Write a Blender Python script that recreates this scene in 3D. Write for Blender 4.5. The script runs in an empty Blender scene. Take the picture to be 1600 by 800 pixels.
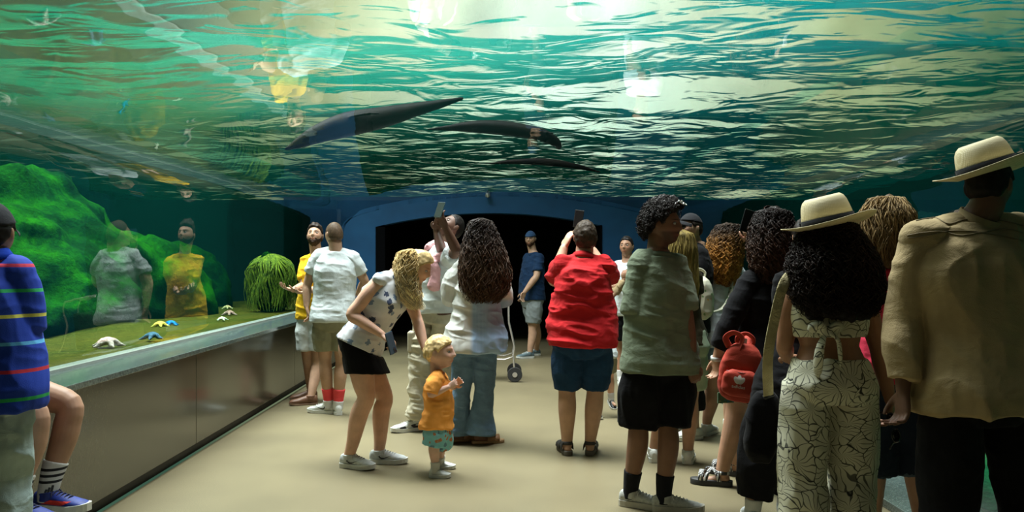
import bpy, math, random
import numpy as np
from mathutils import Vector, Matrix
from mathutils.bvhtree import BVHTree

random.seed(7); rng = np.random.default_rng(7)
scene = bpy.context.scene
COL = scene.collection
PI = math.pi

# ------------------------------------------------------------------ camera
EYE = 1.40; FOC = 1244.0; VX, VY = 785.0, 412.0      # eye height, focal length and vanishing point for a 1600x800 frame
cam_d = bpy.data.cameras.new('camera'); cam = bpy.data.objects.new('camera', cam_d); COL.objects.link(cam)
cam_d.sensor_width = 36; cam_d.lens = FOC * 36 / 1600
cam_d.shift_x = (800 - VX) / 1600; cam_d.shift_y = -(400 - VY) / 1600
cam_d.clip_start = 0.05; cam_d.clip_end = 300
cam.location = (0, 0, EYE); cam.rotation_euler = (PI / 2, 0, 0)
scene.camera = cam

# ------------------------------------------------------------------ view, world, sun
scene.view_settings.view_transform = 'Standard'; scene.view_settings.look = 'None'
scene.view_settings.gamma = 1; scene.view_settings.use_curve_mapping = False
scene.view_settings.exposure = 0.15
cy = scene.cycles
cy.use_denoising = True; cy.max_bounces = 8; cy.transparent_max_bounces = 24
cy.diffuse_bounces = 3; cy.glossy_bounces = 4; cy.transmission_bounces = 4
cy.caustics_reflective = False; cy.caustics_refractive = False
cy.sample_clamp_indirect = 4.0

W = bpy.data.worlds.new('sky'); scene.world = W; W.use_nodes = True
nt = W.node_tree; nt.nodes.clear()
def N(nt, t, **k):
    n = nt.nodes.new(t)
    for a, b in k.items(): setattr(n, a, b)
    return n
out = N(nt, 'ShaderNodeOutputWorld'); bg = N(nt, 'ShaderNodeBackground'); nt.links.new(bg.outputs[0], out.inputs[0])
tc = N(nt, 'ShaderNodeTexCoord')
dot = N(nt, 'ShaderNodeVectorMath', operation='DOT_PRODUCT'); nt.links.new(tc.outputs['Generated'], dot.inputs[0])
gv = Vector((0.09, 1.0, 0.27)).normalized(); dot.inputs[1].default_value = gv
ramp = N(nt, 'ShaderNodeValToRGB'); nt.links.new(dot.outputs['Value'], ramp.inputs[0])
e = ramp.color_ramp.elements
e[0].position = 0.0; e[0].color = (0.035, 0.037, 0.035, 1)
e[1].position = 1.0; e[1].color = (1.5, 1.55, 1.35, 1)
for p, c in ((0.78, (0.03, 0.07, 0.045, 1)), (0.90, (0.22, 0.25, 0.14, 1)), (0.955, (0.72, 0.66, 0.36, 1)), (0.988, (1.3, 1.3, 0.98, 1))):
    q = e.new(p); q.color = c
nz = N(nt, 'ShaderNodeTexNoise'); nz.inputs['Scale'].default_value = 5.0; nz.inputs['Detail'].default_value = 4
nt.links.new(tc.outputs['Generated'], nz.inputs['Vector'])
mr = N(nt, 'ShaderNodeMapRange'); nt.links.new(nz.outputs['Fac'], mr.inputs['Value'])
mr.inputs['From Min'].default_value = 0.3; mr.inputs['From Max'].default_value = 0.7
mr.inputs['To Min'].default_value = 0.6; mr.inputs['To Max'].default_value = 1.4
mm = N(nt, 'ShaderNodeVectorMath', operation='MULTIPLY'); nt.links.new(ramp.outputs[0], mm.inputs[0]); nt.links.new(mr.outputs[0], mm.inputs[1])
nt.links.new(mm.outputs[0], bg.inputs['Color']); bg.inputs['Strength'].default_value = 1.0

def lamp(name, kind, energy, color, loc, target, **k):
    d = bpy.data.lights.new(name, kind); d.energy = energy; d.color = color
    for a, b in k.items(): setattr(d, a, b)
    o = bpy.data.objects.new(name, d); COL.objects.link(o); o.location = loc
    o.rotation_euler = (Vector(target) - Vector(loc)).to_track_quat('-Z', 'Y').to_euler()
    return o
lamp('sun', 'SUN', 0.7, (1.0, 0.93, 0.76), (-6.0, 6.5, 12), (0, 4.6, 0), angle=math.radians(30))
lamp('skylight', 'AREA', 1220, (1.0, 0.94, 0.98), (-1.9, 7.2, 8.0), (-1.1, 6.8, 0), shape='RECTANGLE', size=2.4, size_y=8.5, spread=math.radians(100))
lamp('tank_daylight', 'AREA', 60, (0.9, 1.0, 0.55), (-4.6, 8.0, 6.0), (-4.6, 8.2, 0), shape='RECTANGLE', size=3.0, size_y=9.0)

# ------------------------------------------------------------------ tagging
def tag(o, label=None, cat=None, group=None, kind=None):
    if label: o['label'] = label
    if cat: o['category'] = cat
    if group: o['group'] = group
    if kind: o['kind'] = kind
    return o
def thing(name, loc, label, cat, group=None):
    o = bpy.data.objects.new(name, None); COL.objects.link(o); o.location = loc; o.empty_display_size = 0.1
    return tag(o, label, cat, group)
def U(px, py, Y):
    """pixel of the 1600x800 frame + distance -> point"""
    return np.array([(px - VX) * Y / FOC, Y, EYE - (py - VY) * Y / FOC])

# ------------------------------------------------------------------ numpy helpers
def nrm(v):
    v = np.asarray(v, float); return v / (np.linalg.norm(v) + 1e-12)
def _hash(ix, iy, iz):
    h = (ix * 374761393 + iy * 668265263 + iz * 2147483647 + 1013904223) & 0xffffffff
    h = ((h ^ (h >> 13)) * 1274126177) & 0xffffffff
    return ((h ^ (h >> 16)) & 0xffff) / 65535.0
def vnoise(P):
    P = np.asarray(P, float); F = np.floor(P).astype(np.int64); f = P - F; f = f * f * (3 - 2 * f)
    r = 0
    for dx in (0, 1):
        for dy in (0, 1):
            for dz in (0, 1):
                w = (f[:, 0] if dx else 1 - f[:, 0]) * (f[:, 1] if dy else 1 - f[:, 1]) * (f[:, 2] if dz else 1 - f[:, 2])
                r = r + w * _hash(F[:, 0] + dx, F[:, 1] + dy, F[:, 2] + dz)
    return r * 2 - 1
def fbm(P, o=3):
    r = 0; a = 1
    for i in range(o):
        r = r + a * vnoise(P * 2 ** i + 17.3 * i); a *= 0.5
    return r
def sstep(a, b, x):
    t = np.clip((x - a) / (b - a), 0, 1); return t * t * (3 - 2 * t)

class Geo:
    def __init__(s): s.V = []; s.F = []; s.n = 0; s.M = []
    def add(s, V, F, m=0):
        V = np.asarray(V, float); s.V.append(V); s.F += [tuple(i + s.n for i in f) for f in F]; s.M += [m] * len(F); s.n += len(V); return s
    def verts(s): return np.concatenate(s.V)
    def loft(s, rings, m=0, cap=True, closed=False):
        R = np.array(rings); n, k, _ = R.shape; F = []
        for i in range(n if closed else n - 1):
            a = i * k; b = ((i + 1) % n) * k
            for j in range(k):
                j2 = (j + 1) % k; F.append((a + j, a + j2, b + j2, b + j))
        if cap and not closed:
            F.append(tuple(range(k))[::-1]); F.append(tuple((n - 1) * k + j for j in range(k)))
        return s.add(R.reshape(-1, 3), F, m)
    def tube(s, P, r, seg=12, sub=5, ends='round', m=0, ell=None, up=None):
        P = np.array(P, float); r = np.array(r, float) * np.ones(len(P))
        if sub > 1 and len(P) > 2: P, r = crom(P, r, sub)
        T = np.gradient(P, axis=0); T = np.array([nrm(t) for t in T])
        u = nrm(np.cross(T[0], up if up is not None else ((0, 0, 1) if abs(T[0][2]) < .9 else (0, 1, 0))))
        a = np.linspace(0, 2 * PI, seg, endpoint=False); ca, sa = np.cos(a)[:, None], np.sin(a)[:, None]
        rings = []
        def ring(c, t, rr):
            v = np.cross(t, u); e1, e2 = (1, 1) if ell is None else ell
            return c + rr * (ca * u * e1 + sa * v * e2)
        fr = []
        for i in range(len(P)):
            u = nrm(u - T[i] * np.dot(u, T[i])); fr.append(u.copy())
        u = fr[0]
        if ends == 'round':
            for q in (0.05, .5, .85): rings.append(ring(P[0] - T[0] * r[0] * math.sqrt(1 - q * q) * (1 if ell is None else min(ell)), T[0], r[0] * q))
        for i in range(len(P)):
            u = fr[i]; rings.append(ring(P[i], T[i], r[i]))
        if ends == 'round':
            for q in (.85, .5, .05): rings.append(ring(P[-1] + T[-1] * r[-1] * math.sqrt(1 - q * q) * (1 if ell is None else min(ell)), T[-1], r[-1] * q))
        return s.loft(rings, m)
    def ell(s, c, ax, M=None, m=0, nu=20, nv=12):
        R = []
        for i in range(nv + 1):
            th = PI * (0.02 + 0.96 * i / nv); ph = np.linspace(0, 2 * PI, nu, endpoint=False)
            p = np.stack([np.sin(th) * np.cos(ph) * ax[0], np.sin(th) * np.sin(ph) * ax[1], np.full(nu, -np.cos(th) * ax[2])], 1)
            if M is not None: p = p @ np.array(M).T
            R.append(p + np.array(c))
        return s.loft(R, m)
    def box(s, lo, hi, m=0, M=None, c=None):
        x0, y0, z0 = lo; x1, y1, z1 = hi
        V = np.array([(x0, y0, z0), (x1, y0, z0), (x1, y1, z0), (x0, y1, z0), (x0, y0, z1), (x1, y0, z1), (x1, y1, z1), (x0, y1, z1)], float)
        if M is not None: V = V @ np.array(M).T
        if c is not None: V = V + np.array(c)
        return s.add(V, [(3, 2, 1, 0), (4, 5, 6, 7), (0, 1, 5, 4), (1, 2, 6, 5), (2, 3, 7, 6), (3, 0, 4, 7)], m)
def crom(P, r, sub):
    n = len(P); Q = [2 * P[0] - P[1]] + list(P) + [2 * P[-1] - P[-2]]; rr = [r[0]] + list(r) + [r[-1]]
    OP = []; OR = []
    for i in range(n - 1):
        for j in range(sub):
            t = j / sub
            def c(a, b, c_, d): return 0.5 * (2 * b + (c_ - a) * t + (2 * a - 5 * b + 4 * c_ - d) * t * t + (3 * b - a - 3 * c_ + d) * t ** 3)
            OP.append(c(Q[i], Q[i + 1], Q[i + 2], Q[i + 3])); OR.append(c(rr[i], rr[i + 1], rr[i + 2], rr[i + 3]))
    OP.append(P[-1]); OR.append(r[-1]); return np.array(OP), np.array(OR)

def mesh_of(name, V, F, smooth=True, mats=None, M=None):
    me = bpy.data.meshes.new(name)
    if isinstance(F, np.ndarray):
        k = F.shape[1]; me.vertices.add(len(V)); me.vertices.foreach_set('co', np.asarray(V, np.float32).ravel())
        me.loops.add(F.size); me.loops.foreach_set('vertex_index', F.astype(np.int32).ravel())
        me.polygons.add(len(F)); me.polygons.foreach_set('loop_start', np.arange(0, F.size, k, dtype=np.int32))
        me.update(calc_edges=True); me.validate()
    else:
        me.from_pydata([tuple(v) for v in V], [], F); me.update()
    for m in (mats or []): me.materials.append(m)
    if M is not None and len(M) == len(me.polygons): me.polygons.foreach_set('material_index', np.array(M, np.int32))
    me.polygons.foreach_set('use_smooth', np.full(len(me.polygons), smooth))
    return me
def link(name, me, parent=None, loc=None):
    o = bpy.data.objects.new(name, me); COL.objects.link(o)
    if parent is not None: o.parent = parent
    if loc is not None: o.location = loc
    return o
def obj(name, geo, mats, parent=None, base=(0, 0, 0), smooth=True, bevel=0, sub=0):
    """parts are written in world space; base = world position of the thing"""
    if not isinstance(mats, (list, tuple)): mats = [mats]
    V = geo.verts() - np.array(base); me = mesh_of(name, V, geo.F, smooth, mats, geo.M)
    import bmesh
    b = bmesh.new(); b.from_mesh(me); bmesh.ops.recalc_face_normals(b, faces=b.faces); b.to_mesh(me); b.free()
    o = link(name, me, parent, None if parent is not None else tuple(base))
    if bevel:
        md = o.modifiers.new('b', 'BEVEL'); md.width = bevel; md.segments = 2; md.limit_method = 'ANGLE'
        me.polygons.foreach_set('use_smooth', np.full(len(me.polygons), False))
    if sub:
        md = o.modifiers.new('s', 'SUBSURF'); md.levels = sub; md.render_levels = sub
    return o
def remesh(geo, vox, it=2, fac=.5):
    me = mesh_of('tmp', geo.verts(), geo.F)
    o = bpy.data.objects.new('tmp', me); COL.objects.link(o)
    md = o.modifiers.new('r', 'REMESH'); md.mode = 'VOXEL'; md.voxel_size = vox; md.adaptivity = 0
    if it: s = o.modifiers.new('s', 'SMOOTH'); s.factor = fac; s.iterations = it
    dg = bpy.context.evaluated_depsgraph_get(); ev = o.evaluated_get(dg); m2 = ev.to_mesh()
    V = np.empty(len(m2.vertices) * 3, np.float32); m2.vertices.foreach_get('co', V)
    nl = len(m2.loops); L = np.empty(nl, np.int32); m2.loops.foreach_get('vertex_index', L)
    Nn = np.empty(len(m2.vertices) * 3, np.float32); m2.vertices.foreach_get('normal', Nn)
    quads = nl == 4 * len(m2.polygons)
    F = L.reshape(-1, 4).copy() if quads else [tuple(p.vertices) for p in m2.polygons]
    ev.to_mesh_clear(); bpy.data.objects.remove(o); bpy.data.meshes.remove(me)
    return V.reshape(-1, 3).astype(float), F, Nn.reshape(-1, 3).astype(float)
def setcol(me, C, name='tint'):
    a = me.color_attributes.new(name, 'FLOAT_COLOR', 'POINT')
    C = np.concatenate([np.asarray(C, np.float32), np.ones((len(C), 1), np.float32)], 1); a.data.foreach_set('color', C.ravel())

# ------------------------------------------------------------------ materials
def new_mat(name):
    m = bpy.data.materials.new(name); m.use_nodes = True; nt = m.node_tree
    b = nt.nodes['Principled BSDF']; return m, nt, b
def L(nt, a, b): nt.links.new(a, b)
def noise(nt, scale, detail=3, vec=None, rough=.5, dist=0):
    n = N(nt, 'ShaderNodeTexNoise'); n.inputs['Scale'].default_value = scale; n.inputs['Detail'].default_value = detail
    n.inputs['Roughness'].default_value = rough; n.inputs['Distortion'].default_value = dist
    if vec is not None: L(nt, vec, n.inputs['Vector'])
    return n
def ocoord(nt, scale=(1, 1, 1), rot=(0, 0, 0)):
    t = N(nt, 'ShaderNodeTexCoord'); mp = N(nt, 'ShaderNodeMapping'); mp.inputs['Scale'].default_value = scale; mp.inputs['Rotation'].default_value = rot
    L(nt, t.outputs['Object'], mp.inputs['Vector']); return mp.outputs[0]
def cramp(nt, fac, stops, interp='LINEAR'):
    r = N(nt, 'ShaderNodeValToRGB'); r.color_ramp.interpolation = interp; e = r.color_ramp.elements
    e[0].position = stops[0][0]; e[0].color = (*stops[0][1], 1); e[1].position = stops[-1][0]; e[1].color = (*stops[-1][1], 1)
    for p, c in stops[1:-1]: q = e.new(p); q.color = (*c, 1)
    L(nt, fac, r.inputs[0]); return r.outputs[0]
def bump(nt, b, h, strength=.3, dist=.01):
    n = N(nt, 'ShaderNodeBump'); n.inputs['Strength'].default_value = strength; n.inputs['Distance'].default_value = dist
    L(nt, h, n.inputs['Height']); L(nt, n.outputs[0], b.inputs['Normal']); return n
def mixc(nt, fac, a, b, mode='MIX'):
    n = N(nt, 'ShaderNodeMix', data_type='RGBA', blend_type=mode)
    for s, v in ((0, fac), (6, a), (7, b)):
        if isinstance(v, (int, float)): n.inputs[s].default_value = v
        elif isinstance(v, tuple): n.inputs[s].default_value = (*v, 1)
        else: L(nt, v, n.inputs[s])
    return n.outputs[2]
def sc(c, f): return tuple(x * f for x in c)
def cloth(name, col, rough=.85, var=.12, weave=420, bstr=.25, sheen=.03, tint=False, fold=9):
    m, nt, b = new_mat(name); v = ocoord(nt)
    n = noise(nt, 9, 3, v); c = cramp(nt, n.outputs[0], [(.3, sc(col, 1 - var)), (.7, sc(col, 1 + var))])
    if tint:
        a = N(nt, 'ShaderNodeAttribute', attribute_name='tint'); c = mixc(nt, 1.0, c, a.outputs['Color'], 'MULTIPLY')
    L(nt, c, b.inputs['Base Color']); b.inputs['Roughness'].default_value = rough
    b.inputs['Sheen Weight'].default_value = sheen; b.inputs['Specular IOR Level'].default_value = .12
    f1 = noise(nt, 9, 3, ocoord(nt, (1, 1, 1.5), (0, .5, 0)), .5, .5); f2 = noise(nt, weave, 1, v)
    ma = N(nt, 'ShaderNodeMath', operation='MULTIPLY_ADD'); L(nt, f1.outputs[0], ma.inputs[0]); ma.inputs[1].default_value = fold; L(nt, f2.outputs[0], ma.inputs[2])
    bump(nt, b, ma.outputs[0], bstr * 1.6, .003)
    return m
def plain(name, col, rough=.5, metal=0, spec=.5, nscale=30, var=.06):
    m, nt, b = new_mat(name); n = noise(nt, nscale, 2, ocoord(nt))
    L(nt, cramp(nt, n.outputs[0], [(.3, sc(col, 1 - var)), (.7, sc(col, 1 + var))]), b.inputs['Base Color'])
    b.inputs['Roughness'].default_value = rough; b.inputs['Metallic'].default_value = metal; b.inputs['Specular IOR Level'].default_value = spec
    return m
def skinmat(name, col):
    m, nt, b = new_mat(name); a = N(nt, 'ShaderNodeAttribute', attribute_name='tint')
    n = noise(nt, 14, 4, ocoord(nt)); c = cramp(nt, n.outputs[0], [(.3, sc(col, .88)), (.7, sc(col, 1.1))])
    L(nt, mixc(nt, 1.0, c, a.outputs['Color'], 'MULTIPLY'), b.inputs['Base Color'])
    b.inputs['Roughness'].default_value = .55; b.inputs['Specular IOR Level'].default_value = .35
    b.inputs['Subsurface Weight'].default_value = .06; b.inputs['Subsurface Radius'].default_value = (.02, .008, .004)
    return m
def hairmat(name, rough=.45):
    m, nt, b = new_mat(name); a = N(nt, 'ShaderNodeAttribute', attribute_name='tint')
    n = noise(nt, 60, 2, ocoord(nt, (1, 1, .2))); c = cramp(nt, n.outputs[0], [(.3, (.75, .75, .75)), (.7, (1.25, 1.25, 1.25))])
    L(nt, mixc(nt, 1.0, a.outputs['Color'], c, 'MULTIPLY'), b.inputs['Base Color'])
    b.inputs['Roughness'].default_value = rough + .1; b.inputs['Specular IOR Level'].default_value = .16
    return m
HAIR = hairmat('hair'); 
# ================================================================== THE TUNNEL
# inner face of the acrylic, half profile from the side to the crown
PROF = [(2.56, .78), (2.563, 1.2), (2.563, 1.55), (2.56, 1.80), (2.545, 1.94), (2.49, 2.06), (2.36, 2.155), (2.12, 2.235), (1.80, 2.305), (1.40, 2.38), (0.95, 2.44), (0.48, 2.475), (0, 2.487)]
pp, _ = crom(np.array([(a, 0, b) for a, b in PROF], float), np.zeros(len(PROF)), 4)
halfp = [(p[0], p[2]) for p in pp]
inner = [(-a, b) for a, b in halfp] + [(a, b) for a, b in halfp[::-1][1:]] + [(2.55, .42), (2.54, .05)]
inner_np = np.array(inner); tg = np.gradient(inner_np, axis=0); nn = np.stack([-tg[:, 1], tg[:, 0]], 1); nn /= np.linalg.norm(nn, axis=1)[:, None]
THK = .07; outer_np = inner_np + nn * THK
Y0, Y1 = -2.5, 12.8
ys = np.linspace(Y0, Y1, 60)
def acrylic():
    m = bpy.data.materials.new('acrylic_inner_face'); m.use_nodes = True; nt = m.node_tree; nt.nodes.clear()
    o = N(nt, 'ShaderNodeOutputMaterial'); mx = N(nt, 'ShaderNodeMixShader'); tr = N(nt, 'ShaderNodeBsdfTransparent'); gl = N(nt, 'ShaderNodeBsdfGlossy')
    tr.inputs[0].default_value = (.97, .98, .98, 1); gl.inputs['Roughness'].default_value = 0.0; gl.inputs[0].default_value = (1, 1, 1, 1)
    fr = N(nt, 'ShaderNodeFresnel'); fr.inputs[0].default_value = 1.60
    nb = N(nt, 'ShaderNodeBump'); nb.inputs['Strength'].default_value = .12; nb.inputs['Distance'].default_value = .02
    L(nt, noise(nt, 3.0, 1, ocoord(nt)).outputs[0], nb.inputs['Height']); L(nt, nb.outputs[0], gl.inputs['Normal'])
    L(nt, fr.outputs[0], mx.inputs[0]); L(nt, tr.outputs[0], mx.inputs[1]); L(nt, gl.outputs[0], mx.inputs[2]); L(nt, mx.outputs[0], o.inputs[0])
    m2 = bpy.data.materials.new('acrylic_wet_face'); m2.use_nodes = True; nt = m2.node_tree; nt.nodes.clear()
    o = N(nt, 'ShaderNodeOutputMaterial'); tr = N(nt, 'ShaderNodeBsdfTransparent'); tr.inputs[0].default_value = (.95, .98, .97, 1); L(nt, tr.outputs[0], o.inputs[0])
    return m, m2
AC1, AC2 = acrylic()
g = Geo(); k = len(inner_np); Fi = []; V = []
for arr in (inner_np, outer_np):
    for y in ys: V += [(a, y, b) for a, b in arr]
n1 = len(ys) * k; Mi = []
for i in range(len(ys) - 1):
    for j in range(k - 1):
        a = i * k + j; Fi.append((a + k, a + k + 1, a + 1, a)); Mi.append(0)
        a += n1; Fi.append((a, a + 1, a + 1 + k, a + k)); Mi.append(1)
for i in (0, len(ys) - 1):
    for j in range(k - 1):
        a = i * k + j; Fi.append((a, a + n1, a + n1 + 1, a + 1)); Mi.append(1)
for j in (0, k - 1):
    for i in range(len(ys) - 1):
        a = i * k + j; Fi.append((a, a + k, a + k + n1, a + n1)); Mi.append(1)
me = mesh_of('acrylic_tunnel', np.array(V), Fi, True, [AC1, AC2], Mi); tunnel = link('acrylic_tunnel', me); tag(tunnel, kind='structure'); tunnel.name = 'ceiling'
tag(tunnel, 'clear curved acrylic tunnel roof and side panes under the water')

# floor
def floormat():
    m, nt, b = new_mat('floor_speckled'); v = ocoord(nt)
    n = noise(nt, 260, 2, v, .8); c1 = cramp(nt, n.outputs[0], [(.35, (.095, .078, .044)), (.5, (.165, .138, .078)), (.65, (.27, .228, .138))])
    n2 = noise(nt, 1.3, 3, v); c2 = cramp(nt, n2.outputs[0], [(.3, (.85, .85, .85)), (.7, (1.1, 1.1, 1.08))])
    L(nt, mixc(nt, 1, c1, c2, 'MULTIPLY'), b.inputs['Base Color']); b.inputs['Roughness'].default_value = .42; b.inputs['Specular IOR Level'].default_value = .4
    bump(nt, b, n.outputs[0], .1, .001); return m
g = Geo().box((-2.26, -2.5, -.1), (2.6, 13.1, 0)).box((-3.6, 13.1, -.1), (3.0, 26, 0)); tag(obj('floor', g, floormat(), smooth=False), kind='structure')

# left bench wall: glossy grey-brown panels, recessed toe strip, stone ledge
def panelmat():
    m, nt, b = new_mat('laminate'); v = ocoord(nt, (1, 1, .25))
    n = noise(nt, 160, 2, v); L(nt, cramp(nt, n.outputs[0], [(.3, (.040, .036, .024)), (.7, (.066, .058, .038))]), b.inputs['Base Color'])
    b.inputs['Roughness'].default_value = .16; b.inputs['Specular IOR Level'].default_value = .75; return m
LAM = panelmat(); DARK = plain('dark_trim', (.012, .012, .012), .5)
def stonemat():
    m, nt, b = new_mat('ledge_stone'); v = ocoord(nt)
    n = noise(nt, 90, 4, v, .7); L(nt, cramp(nt, n.outputs[0], [(.35, (.035, .050, .050)), (.6, (.10, .13, .12)), (.75, (.20, .24, .22))]), b.inputs['Base Color'])
    b.inputs['Roughness'].default_value = .14; b.inputs['Specular IOR Level'].default_value = .8; return m
STONE = stonemat()
wall = thing('wall_left', (-2.24, 5, 0), None, None); tag(wall, 'low grey-brown laminate wall under the left glass', kind='structure')
b0 = wall.location
yy = [-2.5, .3, 3.05, 5.8, 8.55, 11.3, 12.8]
for a, b_ in zip(yy[:-1], yy[1:]):
    obj('panel', Geo().box((-2.62, a + .003, .09), (-2.23, b_ - .003, .745)), LAM, wall, b0, False, .003)
obj('toe_strip', Geo().box((-2.6, -2.5, 0), (-2.29, 12.8, .09)), DARK, wall, b0, False)
led = obj('trim_1', Geo().box((-2.66, -2.5, .745), (-2.205, 12.8, .78)), STONE, smooth=False, bevel=.004); tag(led, 'dark polished stone ledge along the left glass', kind='structure')
led = obj('trim_2', Geo().box((2.19, -2.5, 0.0), (2.66, 12.8, .05)), STONE, smooth=False, bevel=.004); tag(led, 'low polished stone curb along the right glass', kind='structure')
g = Geo().box((-2.64, -2.5, .78), (-2.55, 12.8, .795)); tag(obj('trim_3', g, plain('sealant', (.35, .38, .34), .4), smooth=False), 'pale sealant line at the foot of the left glass', kind='structure')

# far end wall with arched opening
def endmat():
    m, nt, b = new_mat('blue_paint'); n = noise(nt, 3, 4, ocoord(nt))
    L(nt, cramp(nt, n.outputs[0], [(.3, (.006, .068, .19)), (.7, (.009, .09, .24))]), b.inputs['Base Color']); b.inputs['Roughness'].default_value = .55; return m
BLUE = endmat()
def arch_top(x): return 2.215 - .155 * ((x + .18) / 1.55) ** 2
XL, XR = -2.035, 1.60
outl = [(a, b) for a, b in zip(*(np.array([p for p in outer_np if p[1] > .1]).T))]
outl = [(-2.7, 0.0)] + [(a, b) for a, b in outl] + [(2.7, 0.0)]
g = Geo()
xs = np.linspace(XL, XR, 30)
def roof_z(x):
    P = np.array([p for p in outer_np if p[1] > 1.9]); return np.interp(x, P[:, 0], P[:, 1])
Yw0, Yw1 = 12.8, 13.1
def slab(poly, y0, y1):
    n = len(poly); V = [(a, y0, b) for a, b in poly] + [(a, y1, b) for a, b in poly]
    F = [tuple(range(n)), tuple(range(2 * n - 1, n - 1, -1))] + [(i, i + n, (i + 1) % n + n, (i + 1) % n) for i in range(n)]
    return V, F
def strip(z0f, z1f, x0, x1, n=24):
    for a, b in zip(np.linspace(x0, x1, n + 1)[:-1], np.linspace(x0, x1, n + 1)[1:]):
        V, F = slab([(a, z0f(a)), (b, z0f(b)), (b, z1f(b)), (a, z1f(a))], Yw0, Yw1); g.add(V, F)
zt = lambda x: roof_z(x) if abs(x) < 2.3 else roof_z(2.3 * np.sign(x)) - (abs(x) - 2.3) * 1.0
strip(lambda x: 0, zt, -2.66, XL, 14); strip(arch_top, zt, XL, XR, 36); strip(lambda x: 0, zt, XR, 2.66, 10)
import bmesh
b_ = bmesh.new(); me = mesh_of('w', g.verts(), g.F); b_.from_mesh(me); bmesh.ops.remove_doubles(b_, verts=b_.verts, dist=1e-4); b_.to_mesh(me); b_.free()
me.materials.append(BLUE); me.polygons.foreach_set('use_smooth', np.full(len(me.polygons), False))
tag(link('wall_far', me), 'blue painted end wall with a wide arched opening', kind='structure')
# dark reveal frame inside opening
g = Geo()
for x0, x1 in ((XL - .001, XL + .15), (XR - .03, XR + .001)): g.box((x0, 12.78, 0), (x1, 13.4, float(arch_top(x0)) + .0))
rr = []
BLK = plain('black_paint', (.003, .003, .004), .9, 0, .05)
tag(obj('trim_4', g, BLK, smooth=False), 'black side jambs of the arched opening', kind='structure')
# passage beyond
g = Geo().box((-3.6, 13.1, 0), (-3.5, 24, 2.44)).box((2.9, 13.1, 0), (3.0, 24, 2.44)).box((-3.6, 24, 0), (3.0, 24.1, 2.44)).box((-3.6, 13.1, 2.44), (3.0, 24.1, 2.50)).box((-3.5, 13.1, 0), (-2.66, 13.2, 2.3)).box((2.66, 13.1, 0), (2.9, 13.2, 2.3))
tag(obj('wall_passage', g, plain('passage_black', (.005, .006, .007), .7), smooth=False), 'dark walls and roof of the passage beyond the arch', kind='structure')
g = Geo().box((-3.49, 13.3, .35), (-3.4, 22, 2.3))
m, nt, b = new_mat('dim_tank_glass'); b.inputs['Base Color'].default_value = (.004, .035, .015, 1); b.inputs['Roughness'].default_value = .1
tag(obj('window_1', g, m, smooth=False), 'dark green tank window inside the passage', kind='structure')
# back of the gallery behind the camera
g = Geo().box((-3, -2.7, 0), (3, -2.5, 2.7)); tag(obj('wall_back', g, BLK, smooth=False), kind='structure')

# dome lamp over the arch
dl = thing('dome_lamp', tuple(U(762, 305, 12.72)), 'small silvery dome lamp on the blue band above the arch', 'security camera')
b0 = U(762, 305, 12.72)
g = Geo(); g.ell(b0, (.042, .045, .042)); obj('dome', g, plain('silver', (.6, .62, .6), .2, .6), dl, b0)
g = Geo(); g.tube([b0 + (0, .03, .02), b0 + (0, .09, .02)], .032, 16, 1, 'flat'); g.tube([b0 + (0, .0, .03), b0 + (0, .0, .075)], .012, 10, 1, 'flat'); obj('mounting_base', g, plain('dark_metal', (.05, .05, .05), .4, .8), dl, b0)

# ================================================================== WATER AND TANKS
def watermat():
    m = bpy.data.materials.new('water_surface'); m.use_nodes = True; nt = m.node_tree; nt.nodes.clear()
    o = N(nt, 'ShaderNodeOutputMaterial'); v = ocoord(nt)
    nb = N(nt, 'ShaderNodeBump'); nb.inputs['Strength'].default_value = WB; nb.inputs['Distance'].default_value = .075
    L(nt, noise(nt, 2.2, 2, ocoord(nt, (.7, 1.3, 1), (0, 0, .25)), .45, .8).outputs[0], nb.inputs['Height'])
    lw = N(nt, 'ShaderNodeLayerWeight'); L(nt, nb.outputs[0], lw.inputs['Normal']); lw.inputs[0].default_value = .5
    fac = cramp(nt, lw.outputs['Facing'], [(WF[0], (1, 1, 1)), (WF[1], (0, 0, 0))])
    # colour stands in for light scattered in murky water: green left, teal right
    sx = N(nt, 'ShaderNodeSeparateXYZ'); L(nt, v, sx.inputs[0])
    mrx = N(nt, 'ShaderNodeMapRange'); L(nt, sx.outputs[0], mrx.inputs['Value']); mrx.inputs['From Min'].default_value = -4; mrx.inputs['From Max'].default_value = 3.5
    body = cramp(nt, mrx.outputs[0], [(0, (.010, .095, .045)), (.45, (.014, .16, .115)), (1, (.004, .14, .15))])
    tl = N(nt, 'ShaderNodeBsdfTranslucent'); L(nt, body, tl.inputs[0]); df = N(nt, 'ShaderNodeBsdfDiffuse'); L(nt, body, df.inputs[0])
    gl = N(nt, 'ShaderNodeBsdfGlossy'); gl.inputs['Roughness'].default_value = .08; gl.inputs[0].default_value = (.5, .8, .7, 1); L(nt, nb.outputs[0], gl.inputs['Normal'])
    m1 = N(nt, 'ShaderNodeMixShader'); m1.inputs[0].default_value = .25; L(nt, tl.outputs[0], m1.inputs[1]); L(nt, df.outputs[0], m1.inputs[2])
    m2 = N(nt, 'ShaderNodeMixShader'); m2.inputs[0].default_value = .30; L(nt, m1.outputs[0], m2.inputs[1]); L(nt, gl.outputs[0], m2.inputs[2])
    tr = N(nt, 'ShaderNodeBsdfTransparent'); tr.inputs[0].default_value = (.98, .98, .95, 1)
    m3 = N(nt, 'ShaderNodeMixShader'); L(nt, fac, m3.inputs[0]); L(nt, m2.outputs[0], m3.inputs[1]); L(nt, tr.outputs[0], m3.inputs[2])
    L(nt, m3.outputs[0], o.inputs[0]); return m
WB = .9; WF = (.68, .765)
nx, ny = 300, 420
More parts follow.
